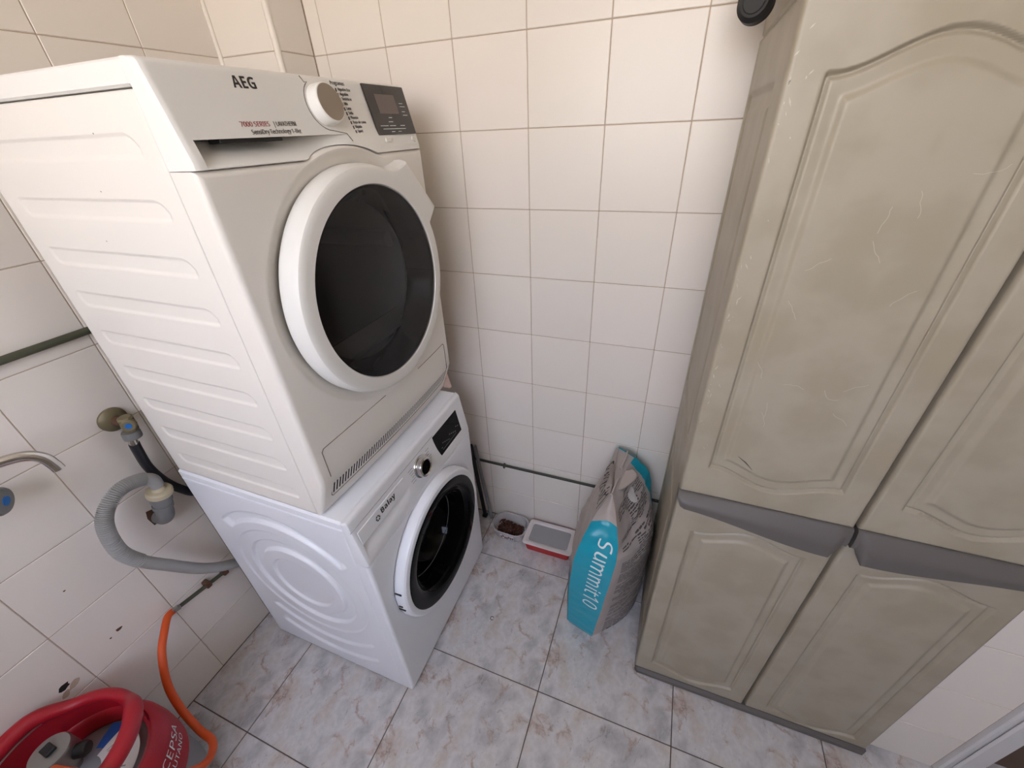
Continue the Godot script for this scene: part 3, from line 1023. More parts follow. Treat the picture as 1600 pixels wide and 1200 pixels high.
	part("seam", seam_tube([ff.call(1.02, zr + 0.006), ff.call(1.019, 0.30), ff.call(1.018, 0.38)], 0.0010), M.seam, t)
	g = Geo.new()
	var slope := 0.40
	g.grid(24, 1, func(i: int, j: int) -> Vector3:
		var z := lerpf(zl - 0.004, zr + 0.006, i / 24.0)
		var y := 0.887 if j == 0 else 0.923
		return ff.call(y, z) + Vector3(0.0004, 0, 0), Vector3.RIGHT)
	var vent := part("vent", g.mesh(40), M.dark_gap, t)
	for k in 56:
		var z := lerpf(zl - 0.006, zr + 0.008, (k + 0.5) / 56.0)
		g = Geo.new()
		var c: Vector3 = ff.call(0.905, z)
		var up := Vector3(slope, 1, 0).normalized()
		g.slab(PackedVector2Array([Vector2(-0.0019, -0.0195), Vector2(0.0019, -0.0195), Vector2(0.0019, 0.0195), Vector2(-0.0019, 0.0195)]), Transform3D(Basis(Vector3(0, 0, -1), up, Vector3(0, 0, -1).cross(up)), c), 0.0, 0.0014, 0.0005)
		part("slat", g.mesh(20), M.white_enamel, vent)
# ---------------------------------------------------------------- cabinet
# moulded door: raised field with arched top and bottom
func door_mesh(x0: float, x1: float, y0: float, y1: float, zf: float, px0: float, px1: float, pb: float, pt: float, amp: float, cell: float) -> ArrayMesh:
	var nu := int((x1 - x0) / cell)
	var nv := int((y1 - y0) / cell)
	var xc := (px0 + px1) * 0.5
	var hw := (px1 - px0) * 0.5
	var bump := func(x: float) -> float:
		var s := clampf(absf(x - xc) / (hw * 0.94), 0.0, 1.0)
		return amp * 0.5 * (1.0 + cos(PI * s))
	var h := func(x: float, y: float) -> float:
		var b: float = bump.call(x)
		# distance inside the contour (steepness of the arch taken off)
		var st := 1.0 + 0.12 * amp / 0.03
		var d: float = min(min(x - px0, px1 - x), min((pt + b - y) / st, (y - (pb - b)) / st))
		var r := 0.0
		r -= 0.0080 * smooth(0.0, 0.0035, d)
		r += 0.0048 * smooth(0.0055, 0.0085, d)
		r -= 0.0010 * smooth(0.0085, 0.024, d)
		r += 0.0052 * smooth(0.024, 0.033, d)
		var e: float = min(min(x - x0, x1 - x), min(y - y0, y1 - y))
		var rr := 0.007
		if e < rr: r -= rr - sqrt(max(0.0, rr * rr - (rr - e) * (rr - e)))
		return r
	var f := func(i: int, j: int) -> Vector3:
		var x := lerpf(x0, x1, float(clampi(i - 1, 0, nu - 2)) / (nu - 2))
		var y := lerpf(y0, y1, float(clampi(j - 1, 0, nv - 2)) / (nv - 2))
		var z: float = zf + h.call(x, y)
		if i == 0 or i == nu or j == 0 or j == nv: z = zf - 0.026
		return Vector3(x, y, z)
	return field(nu, nv, f, Vector3.BACK)

func lip_mesh(x0: float, x1: float, mirror: bool) -> ArrayMesh:
	var g := Geo.new()
	var n := 40
	var f := func(i: int, j: int) -> Vector3:
		var s := float(clampi(i - 1, 0, n - 2)) / (n - 2)
		var u := 1.0 - s if mirror else s
		var yb := lerpf(0.838, 0.797, smooth(0.0, 0.92, u))
		var zz := 0.496
		if u < 0.06: 
			yb += 0.02 * (1.0 - sqrt(1.0 - pow(1.0 - u / 0.06, 2.0)))
			zz -= 0.008 * pow(1.0 - u / 0.06, 2.0)
		if u > 0.93:
			yb += 0.030 * smooth(0.93, 0.96, u)
			zz -= 0.013 * smooth(0.93, 0.97, u)
		var yt := 0.8775
		var P := [Vector2(0.452, yt), Vector2(0.4735, yt), Vector2(0.4785, yt - 0.003), Vector2(lerpf(0.4785, zz, 0.75), lerpf(yt, yb, 0.35)), Vector2(zz - 0.001, lerpf(yt, yb, 0.5)), Vector2(zz, lerpf(yt, yb, 0.62)), Vector2(zz - 0.001, yb + 0.004), Vector2(zz - 0.005, yb), Vector2(0.452, yb - 0.001), Vector2(0.452, yt)]
		var p: Vector2 = P[j]
		if i == 0 or i == n: p = Vector2(0.462, (yt + yb) * 0.5)
		return Vector3(lerpf(x0, x1, s), p.y, p.x)
	g.grid(n, 9, f, Vector3.BACK)
	g.outward(0)
	return g.mesh(38)

func cabinet() -> void:
	var t := thing("storage_cabinet", "tall grey-beige plastic storage cabinet with four moulded doors against the tiled wall", "cabinet", Vector3(1.68, 0, 0.25))
	var C: Material = M.cabinet_grey
	var g := Geo.new()
	g.box(Vector3(1.366, 0.030, 0.03), Vector3(1.998, 1.70, 0.444), 0.002)
	part("body", g.mesh(20), C, t)
	g = Geo.new()
	g.box(Vector3(1.360, 0.0, 0.035), Vector3(2.004, 0.030, 0.470), 0.008)
	part("base", g.mesh(20), M.lip_grey, t)
	g = Geo.new()
	g.box(Vector3(1.360, 1.7035, 0.028), Vector3(2.004, 1.80, 0.475), 0.006)
	part("top", g.mesh(20), C, t)
	# moulded side
	var nu := 100; var nv := 330
	var rel := func(z: float, y: float) -> float:
		var h := 0.0
		for b in [[0.115, 0.74], [0.915, 1.615]]:
			var d: float = min(min(z - 0.055, 0.388 - z), min(y - b[0], b[1] - y))
			h += 0.005 * smooth(0.0, 0.006, d)
			h -= 0.004 * smooth(0.026, 0.034, d)
		return h
	part("side_panel", field(nu, nv, func(i: int, j: int) -> Vector3:
		var z := lerpf(0.030, 0.446, float(clampi(i - 1, 0, nu - 2)) / (nu - 2))
		var y := lerpf(0.0305, 1.70, float(clampi(j - 1, 0, nv - 2)) / (nv - 2))
		var x: float = 1.3585 + rel.call(z, y)
		if i == 0 or i == nu or j == 0 or j == nv: x = 1.368
		return Vector3(x, y, z), Vector3.LEFT), C, t)
	var d1 := part("door", door_mesh(1.3570, 1.6815, 0.876, 1.7015, 0.475, 1.401, 1.638, 0.957, 1.617, 0.034, 0.0022), C, t)
	var d2 := part("door", door_mesh(1.6880, 2.0005, 0.876, 1.7015, 0.475, 1.730, 1.958, 0.948, 1.617, 0.034, 0.0028), C, t)
	part("door", door_mesh(1.3585, 1.6815, 0.031, 0.842, 0.463, 1.405, 1.641, 0.087, 0.744, 0.032, 0.0026), C, t)
	part("door", door_mesh(1.6880, 1.9995, 0.031, 0.842, 0.463, 1.738, 1.962, 0.066, 0.740, 0.032, 0.0030), C, t)
	part("handle", lip_mesh(1.3560, 1.6815, false), M.lip_grey, d1, "darker grey handle lip along the upper door's foot")
	part("handle", lip_mesh(1.6885, 2.0010, true), M.lip_grey, d2, "darker grey handle lip along the upper door's foot")
	# scuffs on the front edge and the door
	var rng := RandomNumberGenerator.new()
	rng.seed = 4
	var sc := Geo.new()
	for k in 40:
		var y := rng.randf_range(1.0, 1.68)
		var x: float = 1.3605 + absf(rng.randfn(0.0, 0.006)) + (0.02 if k % 7 == 0 else 0.0)
		var l := rng.randf_range(0.001, 0.006)
		var a := rng.randf_range(0.6, 2.2)
		var w := rng.randf_range(0.0004, 0.0012)
		var zz := 0.4751 - (0.006 if x < 1.362 else (0.0022 if x < 1.3645 else 0.0))
		var d := Vector3(cos(a), sin(a), 0) * l
		var s := Vector3(-sin(a), cos(a), 0) * w
		var c := Vector3(max(x, 1.3645), y, 0.4751)
		sc.quad(c - d - s * 0.2, c + s, c + d + s * 0.2, c - s)
	for k in 14:
		var c0 := Vector3(rng.randf_range(1.44, 1.60), rng.randf_range(1.05, 1.55), 0.4762)
		var pp := []
		var dir := rng.randf_range(0.0, 6.28)
		for q in 8:
			pp.append(c0)
			dir += rng.randf_range(-0.5, 0.5)
			c0 += Vector3(cos(dir), sin(dir), 0) * 0.005
		for q in 7:
			var e: Vector3 = (pp[q + 1] - pp[q]).cross(Vector3.BACK).normalized() * 0.0003
			sc.quad(pp[q] - e, pp[q + 1] - e, pp[q + 1] + e, pp[q] + e)
	mat("scuff", rgb(190, 184, 169), 0.6)
	part("scuff", sc.mesh(10), M.scuff, t).set_meta("kind", "stuff")
	part("scuff", tube_mesh([Vector3(1.446, 1.002, 0.4758), Vector3(1.462, 0.990, 0.476), Vector3(1.478, 0.974, 0.4758)], [0.0005, 0.0016, 0.0005], 6), M.lip_grey, t)
# ---------------------------------------------------------------- pipes on the walls
func plumbing() -> void:
	# stop valve and inlet hose
	var v := thing("stop_valve", "tarnished brass stop valve with a blue dot on the left wall beside the dryer", "valve", Vector3(0, 0.99, 0.79))
	part("flange", lathe_mesh([Vector2(0, 0.001), Vector2(0.031, 0.001), Vector2(0.0305, 0.006), Vector2(0.024, 0.012), Vector2(0.013, 0.016), Vector2(0, 0.016)], Vector3(0, 0.99, 0.791), Vector3.RIGHT, 40), M.brass, v)
	part("neck", lathe_mesh([Vector2(0, 0.014), Vector2(0.0115, 0.014), Vector2(0.0115, 0.045), Vector2(0, 0.045)], Vector3(0, 0.99, 0.791), Vector3.RIGHT, 24), M.rust, v)
	var g := Geo.new()
	g.lathe([Vector2(0, -0.022), Vector2(0.013, -0.022), Vector2(0.0165, -0.016), Vector2(0.0165, 0.017), Vector2(0.013, 0.021), Vector2(0, 0.021)], Vector3(0.062, 0.990, 0.790), Vector3(0.1, 1, 0), 8)
	part("valve_body", g.mesh(20), M.brass, v)
	part("handle", lathe_mesh([Vector2(0, 0), Vector2(0.013, 0), Vector2(0.0155, 0.004), Vector2(0.0155, 0.013), Vector2(0.013, 0.016), Vector2(0, 0.016)], Vector3(0.070, 0.992, 0.790), Vector3(0.8, 0.1, 0.6), 12), M.brass, v)
	part("blue_dot", lathe_mesh([Vector2(0, 0.0155), Vector2(0.007, 0.0155), Vector2(0.0065, 0.0172), Vector2(0, 0.0175)], Vector3(0.070, 0.992, 0.790), Vector3(0.8, 0.1, 0.6), 20), M.blue_dot, v)
	part("nut", lathe_mesh([Vector2(0, 0), Vector2(0.019, 0), Vector2(0.0195, 0.005), Vector2(0.0195, 0.016), Vector2(0.018, 0.019), Vector2(0, 0.019)], Vector3(0.060, 0.951, 0.796), Vector3(0.05, 1, -0.05), 16), M.pvc_grey, v)
	var h := thing("inlet_hose", "black rubber water hose from the blue-dotted stop valve to behind the washing machine", "hose", Vector3(0.06, 0.7, 0.79))
	part("ferrule", lathe_mesh([Vector2(0, 0), Vector2(0.0095, 0), Vector2(0.0105, 0.004), Vector2(0.0098, 0.008), Vector2(0.0105, 0.012), Vector2(0.0095, 0.02), Vector2(0, 0.02)], Vector3(0.061, 0.928, 0.8035), Vector3(-0.03, 1, -0.12), 24), M.chrome, h)
	part("hose", tube_mesh(curve([Vector3(0.061, 0.936, 0.8025), Vector3(0.056, 0.909, 0.803), Vector3(0.036, 0.843, 0.798), Vector3(0.0205, 0.769, 0.781), Vector3(0.018, 0.712, 0.757), Vector3(0.024, 0.676, 0.729), Vector3(0.04, 0.66, 0.66), Vector3(0.062, 0.66, 0.58), Vector3(0.087, 0.66, 0.53)], 8), 0.0115, 16), M.hose_black, h)
	# drain hose: ribbed near the trap, smooth after it
	var path := curve([Vector3(0.070, 0.803, 0.816), Vector3(0.074, 0.830, 0.820), Vector3(0.076, 0.850, 0.843), Vector3(0.080, 0.859, 0.884), Vector3(0.083, 0.836, 0.926), Vector3(0.084, 0.792, 0.950), Vector3(0.082, 0.714, 0.957), Vector3(0.078, 0.646, 0.937), Vector3(0.074, 0.578, 0.902), Vector3(0.07, 0.468, 0.838), Vector3(0.066, 0.389, 0.763), Vector3(0.064, 0.34, 0.68), Vector3(0.064, 0.33, 0.58), Vector3(0.0835, 0.33, 0.52)], 30)
	var d := thing("drain_hose", "grey ribbed drain hose looping from the wall trap to behind the washing machine", "hose", Vector3(0.07, 0.4, 0.85))
	part("cuff", tube_mesh(path.slice(0, 50), 0.0155, 18), M.hose_grey, d)
	var rib := path.slice(49, 210)
	var fine := []
	var rad := []
	for i in rib.size() - 1:
		for k in 3:
			fine.append(rib[i].lerp(rib[i + 1], k / 3.0))
			rad.append([0.0138, 0.0138, 0.0142, 0.0168, 0.0176, 0.0176, 0.0168, 0.0142][(i * 3 + k) % 8])
	part("ribbed_hose", tube_mesh(fine, rad, 14, 25.0), M.hose_grey, d)
	part("smooth_hose", tube_mesh(path.slice(205), 0.0155, 18), M.hose_grey, d)
	# trap
	var tr := thing("drain_trap", "grey plastic drain fitting with a beige nut coming out of a broken wall hole", "drain", Vector3(0, 0.69, 0.83))
	g = Geo.new()
	g.slab(PackedVector2Array([Vector2(-0.022, -0.026), Vector2(0.004, -0.030), Vector2(0.024, -0.022), Vector2(0.022, 0.004), Vector2(0.026, 0.024), Vector2(0.0, 0.020), Vector2(-0.020, 0.026), Vector2(-0.026, 0.004)]), Transform3D(Basis(Vector3(0, 0, -1), Vector3.UP, Vector3(1, 0, 0)), Vector3(0, 0.682, 0.829)), -0.001, 0.0012)
	part("wall_hole", g.mesh(20), M.rust, tr)
	part("elbow", tube_mesh(curve([Vector3(0.0, 0.672, 0.830), Vector3(0.022, 0.674, 0.829), Vector3(0.044, 0.696, 0.829), Vector3(0.056, 0.730, 0.827), Vector3(0.063, 0.764, 0.822)], 8), 0.0205, 24), M.pvc_grey, tr)
	part("collar", lathe_mesh([Vector2(0, 0), Vector2(0.0235, 0), Vector2(0.0235, 0.012), Vector2(0, 0.012)], Vector3(0.056, 0.728, 0.8275), Vector3(0.2, 1, -0.15), 28), M.pvc_grey, tr)
	part("socket", lathe_mesh([Vector2(0, 0), Vector2(0.0245, 0), Vector2(0.0245, 0.022), Vector2(0, 0.022)], Vector3(0.061, 0.752, 0.824), Vector3(0.2, 1, -0.15), 28), M.pvc_grey, tr)
	part("nut", lathe_mesh([Vector2(0.012, 0), Vector2(0.029, 0), Vector2(0.030, 0.004), Vector2(0.029, 0.008), Vector2(0.030, 0.012), Vector2(0.027, 0.017), Vector2(0.016, 0.018), Vector2(0.012, 0.028), Vector2(0.0, 0.028), Vector2(0, 0)], Vector3(0.065, 0.7735, 0.8205), Vector3(0.2, 1, -0.15), 28), M.pvc_beige, tr)
	# mixer tap
	var f := thing("wall_tap", "chrome wall tap with a curved spout above a round blue-dotted handle", "tap", Vector3(0, 1.05, 1.1))
	part("spout", tube_mesh(curve([Vector3(0.05, 1.06, 1.16), Vector3(0.075, 1.072, 1.12), Vector3(0.10, 1.072, 1.06), Vector3(0.12, 1.071, 1.007), Vector3(0.13, 1.064, 0.978), Vector3(0.138, 1.048, 0.962), Vector3(0.142, 1.026, 0.957), Vector3(0.144, 1.014, 0.956)], 8), 0.0105, 20), M.chrome, f)
	part("tap_body", tube_mesh([Vector3(0.045, 0.975, 1.10), Vector3(0.045, 1.07, 1.17), Vector3(0.045, 1.07, 1.20)], 0.022, 24), M.chrome, f)
	part("inlet", lathe_mesh([Vector2(0, 0.0005), Vector2(0.034, 0.0005), Vector2(0.032, 0.008), Vector2(0.016, 0.012), Vector2(0.016, 0.05), Vector2(0, 0.05)], Vector3(0, 1.06, 1.175), Vector3.RIGHT, 32), M.chrome, f)
	part("handle", lathe_mesh([Vector2(0, -0.05), Vector2(0.012, -0.05), Vector2(0.014, -0.018), Vector2(0.024, -0.016), Vector2(0.0285, -0.010), Vector2(0.029, 0.0), Vector2(0.026, 0.005), Vector2(0.012, 0.007), Vector2(0, 0.007)], Vector3(0.075, 0.978, 1.037), Vector3(0.5, -0.1, -0.45), 40), M.pvc_grey, f)
	part("blue_dot", lathe_mesh([Vector2(0, 0.0065), Vector2(0.010, 0.0065), Vector2(0.0095, 0.0085), Vector2(0, 0.009)], Vector3(0.075, 0.978, 1.037), Vector3(0.5, -0.1, -0.45), 24), M.blue_dot, f)
	# pipes along the walls
	var pl := thing("wall_pipe", "olive painted pipe running level along the left wall above the stop valve", "pipe", Vector3(0.015, 1.212, 1.2))
	part("pipe", tube_mesh([Vector3(0.012, 1.2125, 2.295), Vector3(0.012, 1.2125, 0.14)], 0.0085, 14), M.pipe_olive, pl)
	for z in [0.5, 1.2, 1.9]: part("clip", box_mesh(Vector3(0.0, 1.203, z), Vector3(0.021, 1.222, z + 0.012), 0.002), M.rust, pl)
	var pb := thing("wall_pipe", "thin dark pipe low on the back wall running behind the pet food bag", "pipe", Vector3(0.9, 0.342, 0.008))
	part("pipe", tube_mesh([Vector3(0.216, 0.341, 0.0075), Vector3(1.36, 0.346, 0.0075)], 0.0036, 10), M.pipe_olive, pb)
	part("pipe", tube_mesh([Vector3(0.216, 0.332, 0.0055), Vector3(1.36, 0.337, 0.0055)], 0.0028, 8), M.ink, pb)
	part("clip", box_mesh(Vector3(0.72, 0.327, 0.0), Vector3(0.728, 0.348, 0.0135), 0.001), M.pipe_olive, pb)
	# gas pipe end and orange hose
	var gp := thing("gas_pipe", "short dark gas pipe with rusty clips low on the left wall above the orange hose", "pipe", Vector3(0.015, 0.36, 0.86))
	part("pipe", tube_mesh(curve([Vector3(0.016, 0.34, 0.70), Vector3(0.016, 0.347, 0.784), Vector3(0.016, 0.357, 0.842), Vector3(0.018, 0.374, 0.925), Vector3(0.019, 0.378, 0.937)], 6), 0.0062, 12), M.pipe_olive, gp)
	for q in [[0.343, 0.785], [0.354, 0.840]]:
		part("clip", box_mesh(Vector3(0.0, q[0] - 0.007, q[1] - 0.008), Vector3(0.026, q[0] + 0.017, q[1] + 0.008), 0.003), M.rust, gp)
	part("ferrule", tube_mesh([Vector3(0.018, 0.374, 0.926), Vector3(0.019, 0.380, 0.945)], 0.0085, 12), M.steel, gp)
	part("screw", box_mesh(Vector3(0.024, 0.383, 0.930), Vector3(0.032, 0.395, 0.945), 0.002), M.steel, gp)
	var oh := thing("gas_hose", "orange rubber gas hose hanging from the gas pipe down to the butane bottle", "hose", Vector3(0.1, 0.2, 1.08))
	part("hose", tube_mesh(curve([Vector3(0.019, 0.380, 0.943), Vector3(0.028, 0.386, 0.962), Vector3(0.055, 0.380, 0.992), Vector3(0.085, 0.352, 1.032), Vector3(0.125, 0.290, 1.072), Vector3(0.160, 0.222, 1.092), Vector3(0.225, 0.178, 1.105), Vector3(0.290, 0.182, 1.111), Vector3(0.338, 0.215, 1.142), Vector3(0.350, 0.265, 1.178), Vector3(0.350, 0.37, 1.215), Vector3(0.325, 0.47, 1.25), Vector3(0.265, 0.496, 1.272), Vector3(0.215, 0.470, 1.28), Vector3(0.201, 0.447, 1.28)], 8), 0.0098, 16), M.orange_rubber, oh)
	# damage on the left wall
	var rng := RandomNumberGenerator.new()
	rng.seed = 12
	mat("stain", rgb(190, 172, 150), 0.8)
	for q in [[0.452, 1.044, 0.0065], [0.447, 1.066, 0.0022], [0.429, 1.180, 0.0095], [0.66, 1.06, 0.002]]:
		var poly := PackedVector2Array()
		for k in 11:
			var a := TAU * k / 11.0
			poly.append(Vector2(cos(a) * 1.3, sin(a)) * q[2] * rng.randf_range(0.65, 1.15))
		g = Geo.new()
		g.slab(poly, Transform3D(Basis(Vector3(0, 0, -1), Vector3.UP, Vector3.RIGHT), Vector3(0, q[0], q[1])), -0.0006, 0.0005)
		var o := part("wall_chip", g.mesh(20), M.matte_black if q[2] > 0.008 else M.rust, get_node("wall_left"))
	for q in [[0.414, 1.165, 0.017, 0.45], [0.406, 1.186, 0.012, 0.9]]:
		var poly := PackedVector2Array()
		for k in 12:
			var a := TAU * k / 12.0
			poly.append(Vector2(cos(a) * q[2], sin(a) * 0.0085).rotated(q[3]) * rng.randf_range(0.7, 1.1))
		g = Geo.new()
		g.slab(poly, Transform3D(Basis(Vector3(0, 0, -1), Vector3.UP, Vector3.RIGHT), Vector3(0, q[0], q[1])), -0.0006, 0.0003)
		part("stain", g.mesh(20), M.stain, get_node("wall_left"))

func gas_bottle() -> void:
	var c := Vector3(0.172, 0, 1.272)
	var t := thing("gas_bottle", "grey gas bottle with red plastic guard ring on the floor by the left wall", "gas bottle", c)
	var L := func(pr: Array, n := 64, crease := 35.0) -> ArrayMesh: return lathe_mesh(pr, c, Vector3.UP, n, crease)
	part("tank", L.call([Vector2(0, 0.012), Vector2(0.11, 0.012), Vector2(0.13, 0.03), Vector2(0.148, 0.06), Vector2(0.152, 0.08), Vector2(0.152, 0.23), Vector2(0.146, 0.27), Vector2(0.126, 0.305), Vector2(0.09, 0.33), Vector2(0.04, 0.343), Vector2(0, 0.345)]), M.tank_grey, t)
	part("foot_ring", L.call([Vector2(0.122, 0.0), Vector2(0.128, 0.0), Vector2(0.128, 0.04), Vector2(0.122, 0.04), Vector2(0.122, 0.0)]), M.tank_grey, t)
	# red shoulder guard
	var skirt := part("guard", L.call([Vector2(0.1535, 0.215), Vector2(0.159, 0.216), Vector2(0.161, 0.24), Vector2(0.161, 0.285), Vector2(0.157, 0.325), Vector2(0.148, 0.350), Vector2(0.136, 0.358), Vector2(0.126, 0.352), Vector2(0.121, 0.335), Vector2(0.119, 0.312), Vector2(0.128, 0.306), Vector2(0.148, 0.27), Vector2(0.1535, 0.215)], 72, 45), M.red_plastic, t)
	# upper ring that dips between its two grips
	var ring := []
	var rr := []
	for k in 97:
		var a := TAU * k / 96.0
		# angle 0 = towards +x; the grips rise at the wall side and at the room side
		var up := smooth(0.15, 0.75, 0.5 + 0.5 * cos(2.0 * (a + 0.44)))
		ring.append(c + Vector3(cos(a) * (0.132 + 0.008 * up), 0.425 + 0.026 * up, sin(a) * (0.132 + 0.008 * up)))
		rr.append(0.0135 + 0.005 * up)
	var g := Geo.new()
	g.tube(ring, rr, 16, false)
	# wall of the guard below the ring, open on two sides
	for s in [[PI * 0.70, PI * 1.62], [-PI * 0.02, PI * 0.22]]:
		g.grid(40, 4, func(i: int, j: int) -> Vector3:
			var a := lerpf(s[0], s[1], i / 40.0)
			var y := lerpf(0.335, 0.43, j / 4.0)
			var r := 0.130 + 0.004 * sin(j / 4.0 * PI)
			return c + Vector3(cos(a) * r, y, sin(a) * r), Vector3.ZERO)
	part("guard_ring", g.mesh(45), M.red_plastic, t)
	# label on the dome
	g = Geo.new()
	var dome := func(r: float, a: float) -> Vector3:
		var y := 0.347 - 0.6 * r * r - 60.0 * pow(r, 4.0) * 0.9
		return c + Vector3(cos(a) * r, y + 0.0015, sin(a) * r)
	g.grid(16, 30, func(i: int, j: int) -> Vector3: return dome.call(lerpf(0.036, 0.104, i / 16.0), lerpf(-1.75, 0.95, j / 30.0)), Vector3.UP)
	var lab := part("label", g.mesh(40), M.sticker, t)
	g = Geo.new()
	g.grid(6, 8, func(i: int, j: int) -> Vector3: return dome.call(lerpf(0.055, 0.098, i / 6.0), lerpf(0.02, 0.5, j / 8.0)) + Vector3(0, 0.0008, 0), Vector3.UP)
	part("warning_square", g.mesh(40), M.sticker_red, lab)
	g = Geo.new()
	g.grid(6, 8, func(i: int, j: int) -> Vector3: return dome.call(lerpf(0.05, 0.104, i / 6.0), lerpf(-2.1, -1.75, j / 8.0)) + Vector3(0, 0.0008, 0), Vector3.UP)
	part("blue_band", g.mesh(40), M.sticker_blue, lab)
	g = Geo.new()
	for k in 11:
		var a0 := -1.5 + 0.1 * k
		g.grid(6, 1, func(i: int, j: int) -> Vector3: return dome.call(lerpf(0.05, 0.088 - 0.006 * (k % 3), i / 6.0), a0 + 0.035 * j) + Vector3(0, 0.0008, 0), Vector3.UP)
	part("small_print", g.mesh(40), M.ink_grey, lab)
	# regulator on the valve
	var rc := Vector3(c.x - 0.042, 0.343, c.z - 0.004)
	var reg := part("regulator", lathe_mesh([Vector2(0, 0), Vector2(0.018, 0), Vector2(0.018, 0.03), Vector2(0.036, 0.034), Vector2(0.0385, 0.04), Vector2(0.0385, 0.085), Vector2(0.036, 0.09), Vector2(0, 0.0915)], rc, Vector3.UP, 44, 30), M.steel, t)
	part("clip", box_mesh(rc + Vector3(-0.016, 0.0912, -0.012), rc + Vector3(0.012, 0.100, 0.008), 0.002), M.matte_black, reg)
	part("switch", lathe_mesh([Vector2(0, 0.034), Vector2(0.012, 0.034), Vector2(0.016, 0.038), Vector2(0.017, 0.054), Vector2(0.013, 0.06), Vector2(0, 0.061)], rc + Vector3(0, 0.060, 0), Vector3(0.8, 0, -0.6), 20), M.matte_black, reg)
	part("nozzle", tube_mesh([rc + Vector3(0.03, 0.07, 0.02), Vector3(0.198, 0.440, 1.28)], 0.006, 12), M.brass, reg)
	# lettering round the guard, on the side towards the room
	for q in [["CEPSA", 0.284, 0.026, M.ink_white], ["BUTANO", 0.258, 0.017, M.ink_white]]:
		wrap_text(skirt, q[0], q[2], q[3], func(u: float, v: float) -> Vector3:
			var a := -0.02 - (u + 0.072) / 0.163
			return c + Vector3(cos(a) * 0.1622, q[1] + v, sin(a) * 0.1622))

# flat lettering bent onto a surface: f(u, v) gives the point
func wrap_text(parent: Node3D, text: String, height: float, material: Material, f: Callable, stretch := 1.0, slant := 0.0, weight := 400) -> void:
	var tm := TextMesh.new()
	var sf := SystemFont.new()
	sf.font_names = PackedStringArray(["Droid Sans"])
	sf.font_weight = weight
	tm.font = sf
	tm.text = text
	tm.font_size = 32
	tm.pixel_size = height / 23.0
	tm.depth = 0.0
	tm.curve_step = 2.0
	tm.horizontal_alignment = HORIZONTAL_ALIGNMENT_LEFT
	tm.vertical_alignment = VERTICAL_ALIGNMENT_BOTTOM
	var arr := tm.get_mesh_arrays()
	var V: PackedVector3Array = arr[Mesh.ARRAY_VERTEX]
	var I = arr[Mesh.ARRAY_INDEX]
	var n: int = I.size() if I != null and I.size() > 0 else V.size()
	var g := Geo.new()
	for i in range(0, n, 3):
		var p := []
		for k in 3:
			var q: Vector3 = V[I[i + k]] if I != null and I.size() > 0 else V[i + k]
			p.append(q)
		if p[0].z < -1e-6: continue
		split_tri(g, p[0], p[1], p[2], f, stretch, slant, 0)
	part("lettering", g.mesh(60), material, parent)

func split_tri(g: Geo, a: Vector3, b: Vector3, c: Vector3, f: Callable, st: float, sl: float, depth: int) -> void:
	var m: float = max(a.distance_to(b), max(b.distance_to(c), c.distance_to(a)))
	if m > 0.008 and depth < 5:
		var ab := (a + b) / 2; var bc := (b + c) / 2; var ca := (c + a) / 2
		split_tri(g, a, ab, ca, f, st, sl, depth + 1); split_tri(g, ab, b, bc, f, st, sl, depth + 1)
		split_tri(g, ca, bc, c, f, st, sl, depth + 1); split_tri(g, ab, bc, ca, f, st, sl, depth + 1)
		return
	g.tri(f.call(a.x * st + a.y * sl, a.y), f.call(b.x * st + b.y * sl, b.y), f.call(c.x * st + c.y * sl, c.y))

# ---------------------------------------------------------------- bag of pet food
const BAG := [
	[0.000, 1.116, 0.380, 1.204, 0.404, 1.325, 0.25, 1.285, 0.110, 1.195, 0.095, 1.105, 0.22],
	[0.030, 1.108, 0.388, 1.208, 0.413, 1.345, 0.25, 1.300, 0.095, 1.185, 0.080, 1.095, 0.22],
	[0.240, 1.108, 0.392, 1.228, 0.412, 1.352, 0.25, 1.310, 0.075, 1.180, 0.060, 1.092, 0.22],
	[0.380, 1.116, 0.390, 1.242, 0.402, 1.352, 0.25, 1.314, 0.060, 1.175, 0.045, 1.096, 0.21],
	[0.440, 1.126, 0.382, 1.248, 0.390, 1.340, 0.24, 1.318, 0.058, 1.172, 0.038, 1.108, 0.20],
	[0.485, 1.138, 0.368, 1.246, 0.370, 1.300, 0.20, 1.318, 0.058, 1.170, 0.032, 1.128, 0.19],
	[0.525, 1.152, 0.346, 1.236, 0.344, 1.272, 0.18, 1.308, 0.060, 1.172, 0.030, 1.146, 0.18],
	[0.555, 1.166, 0.322, 1.226, 0.318, 1.252, 0.17, 1.290, 0.066, 1.176, 0.030, 1.162, 0.17],
	[0.580, 1.184, 0.292, 1.214, 0.288, 1.238, 0.16, 1.266, 0.072, 1.182, 0.032, 1.180, 0.16],
	[0.596, 1.196, 0.268, 1.205, 0.268, 1.224, 0.16, 1.250, 0.074, 1.190, 0.036, 1.192, 0.16],
]
var bag_noise: FastNoiseLite

func bag_row(y: float) -> Array:
	var i := 0
	while i < BAG.size() - 2 and y > BAG[i + 1][0]: i += 1
	var t: float = clampf((y - BAG[i][0]) / (BAG[i + 1][0] - BAG[i][0]), 0.0, 1.0)
	var a: Array = BAG[max(i - 1, 0)]; var b: Array = BAG[i]; var c: Array = BAG[i + 1]; var d: Array = BAG[min(i + 2, BAG.size() - 1)]
	var out := []
	for k in 6:
		var p: Vector2 = Vector2(b[1 + 2 * k], b[2 + 2 * k]).lerp(Vector2(c[1 + 2 * k], c[2 + 2 * k]), t * t * (3 - 2 * t) * 0.5 + t * 0.5)
		out.append(p)
	return out

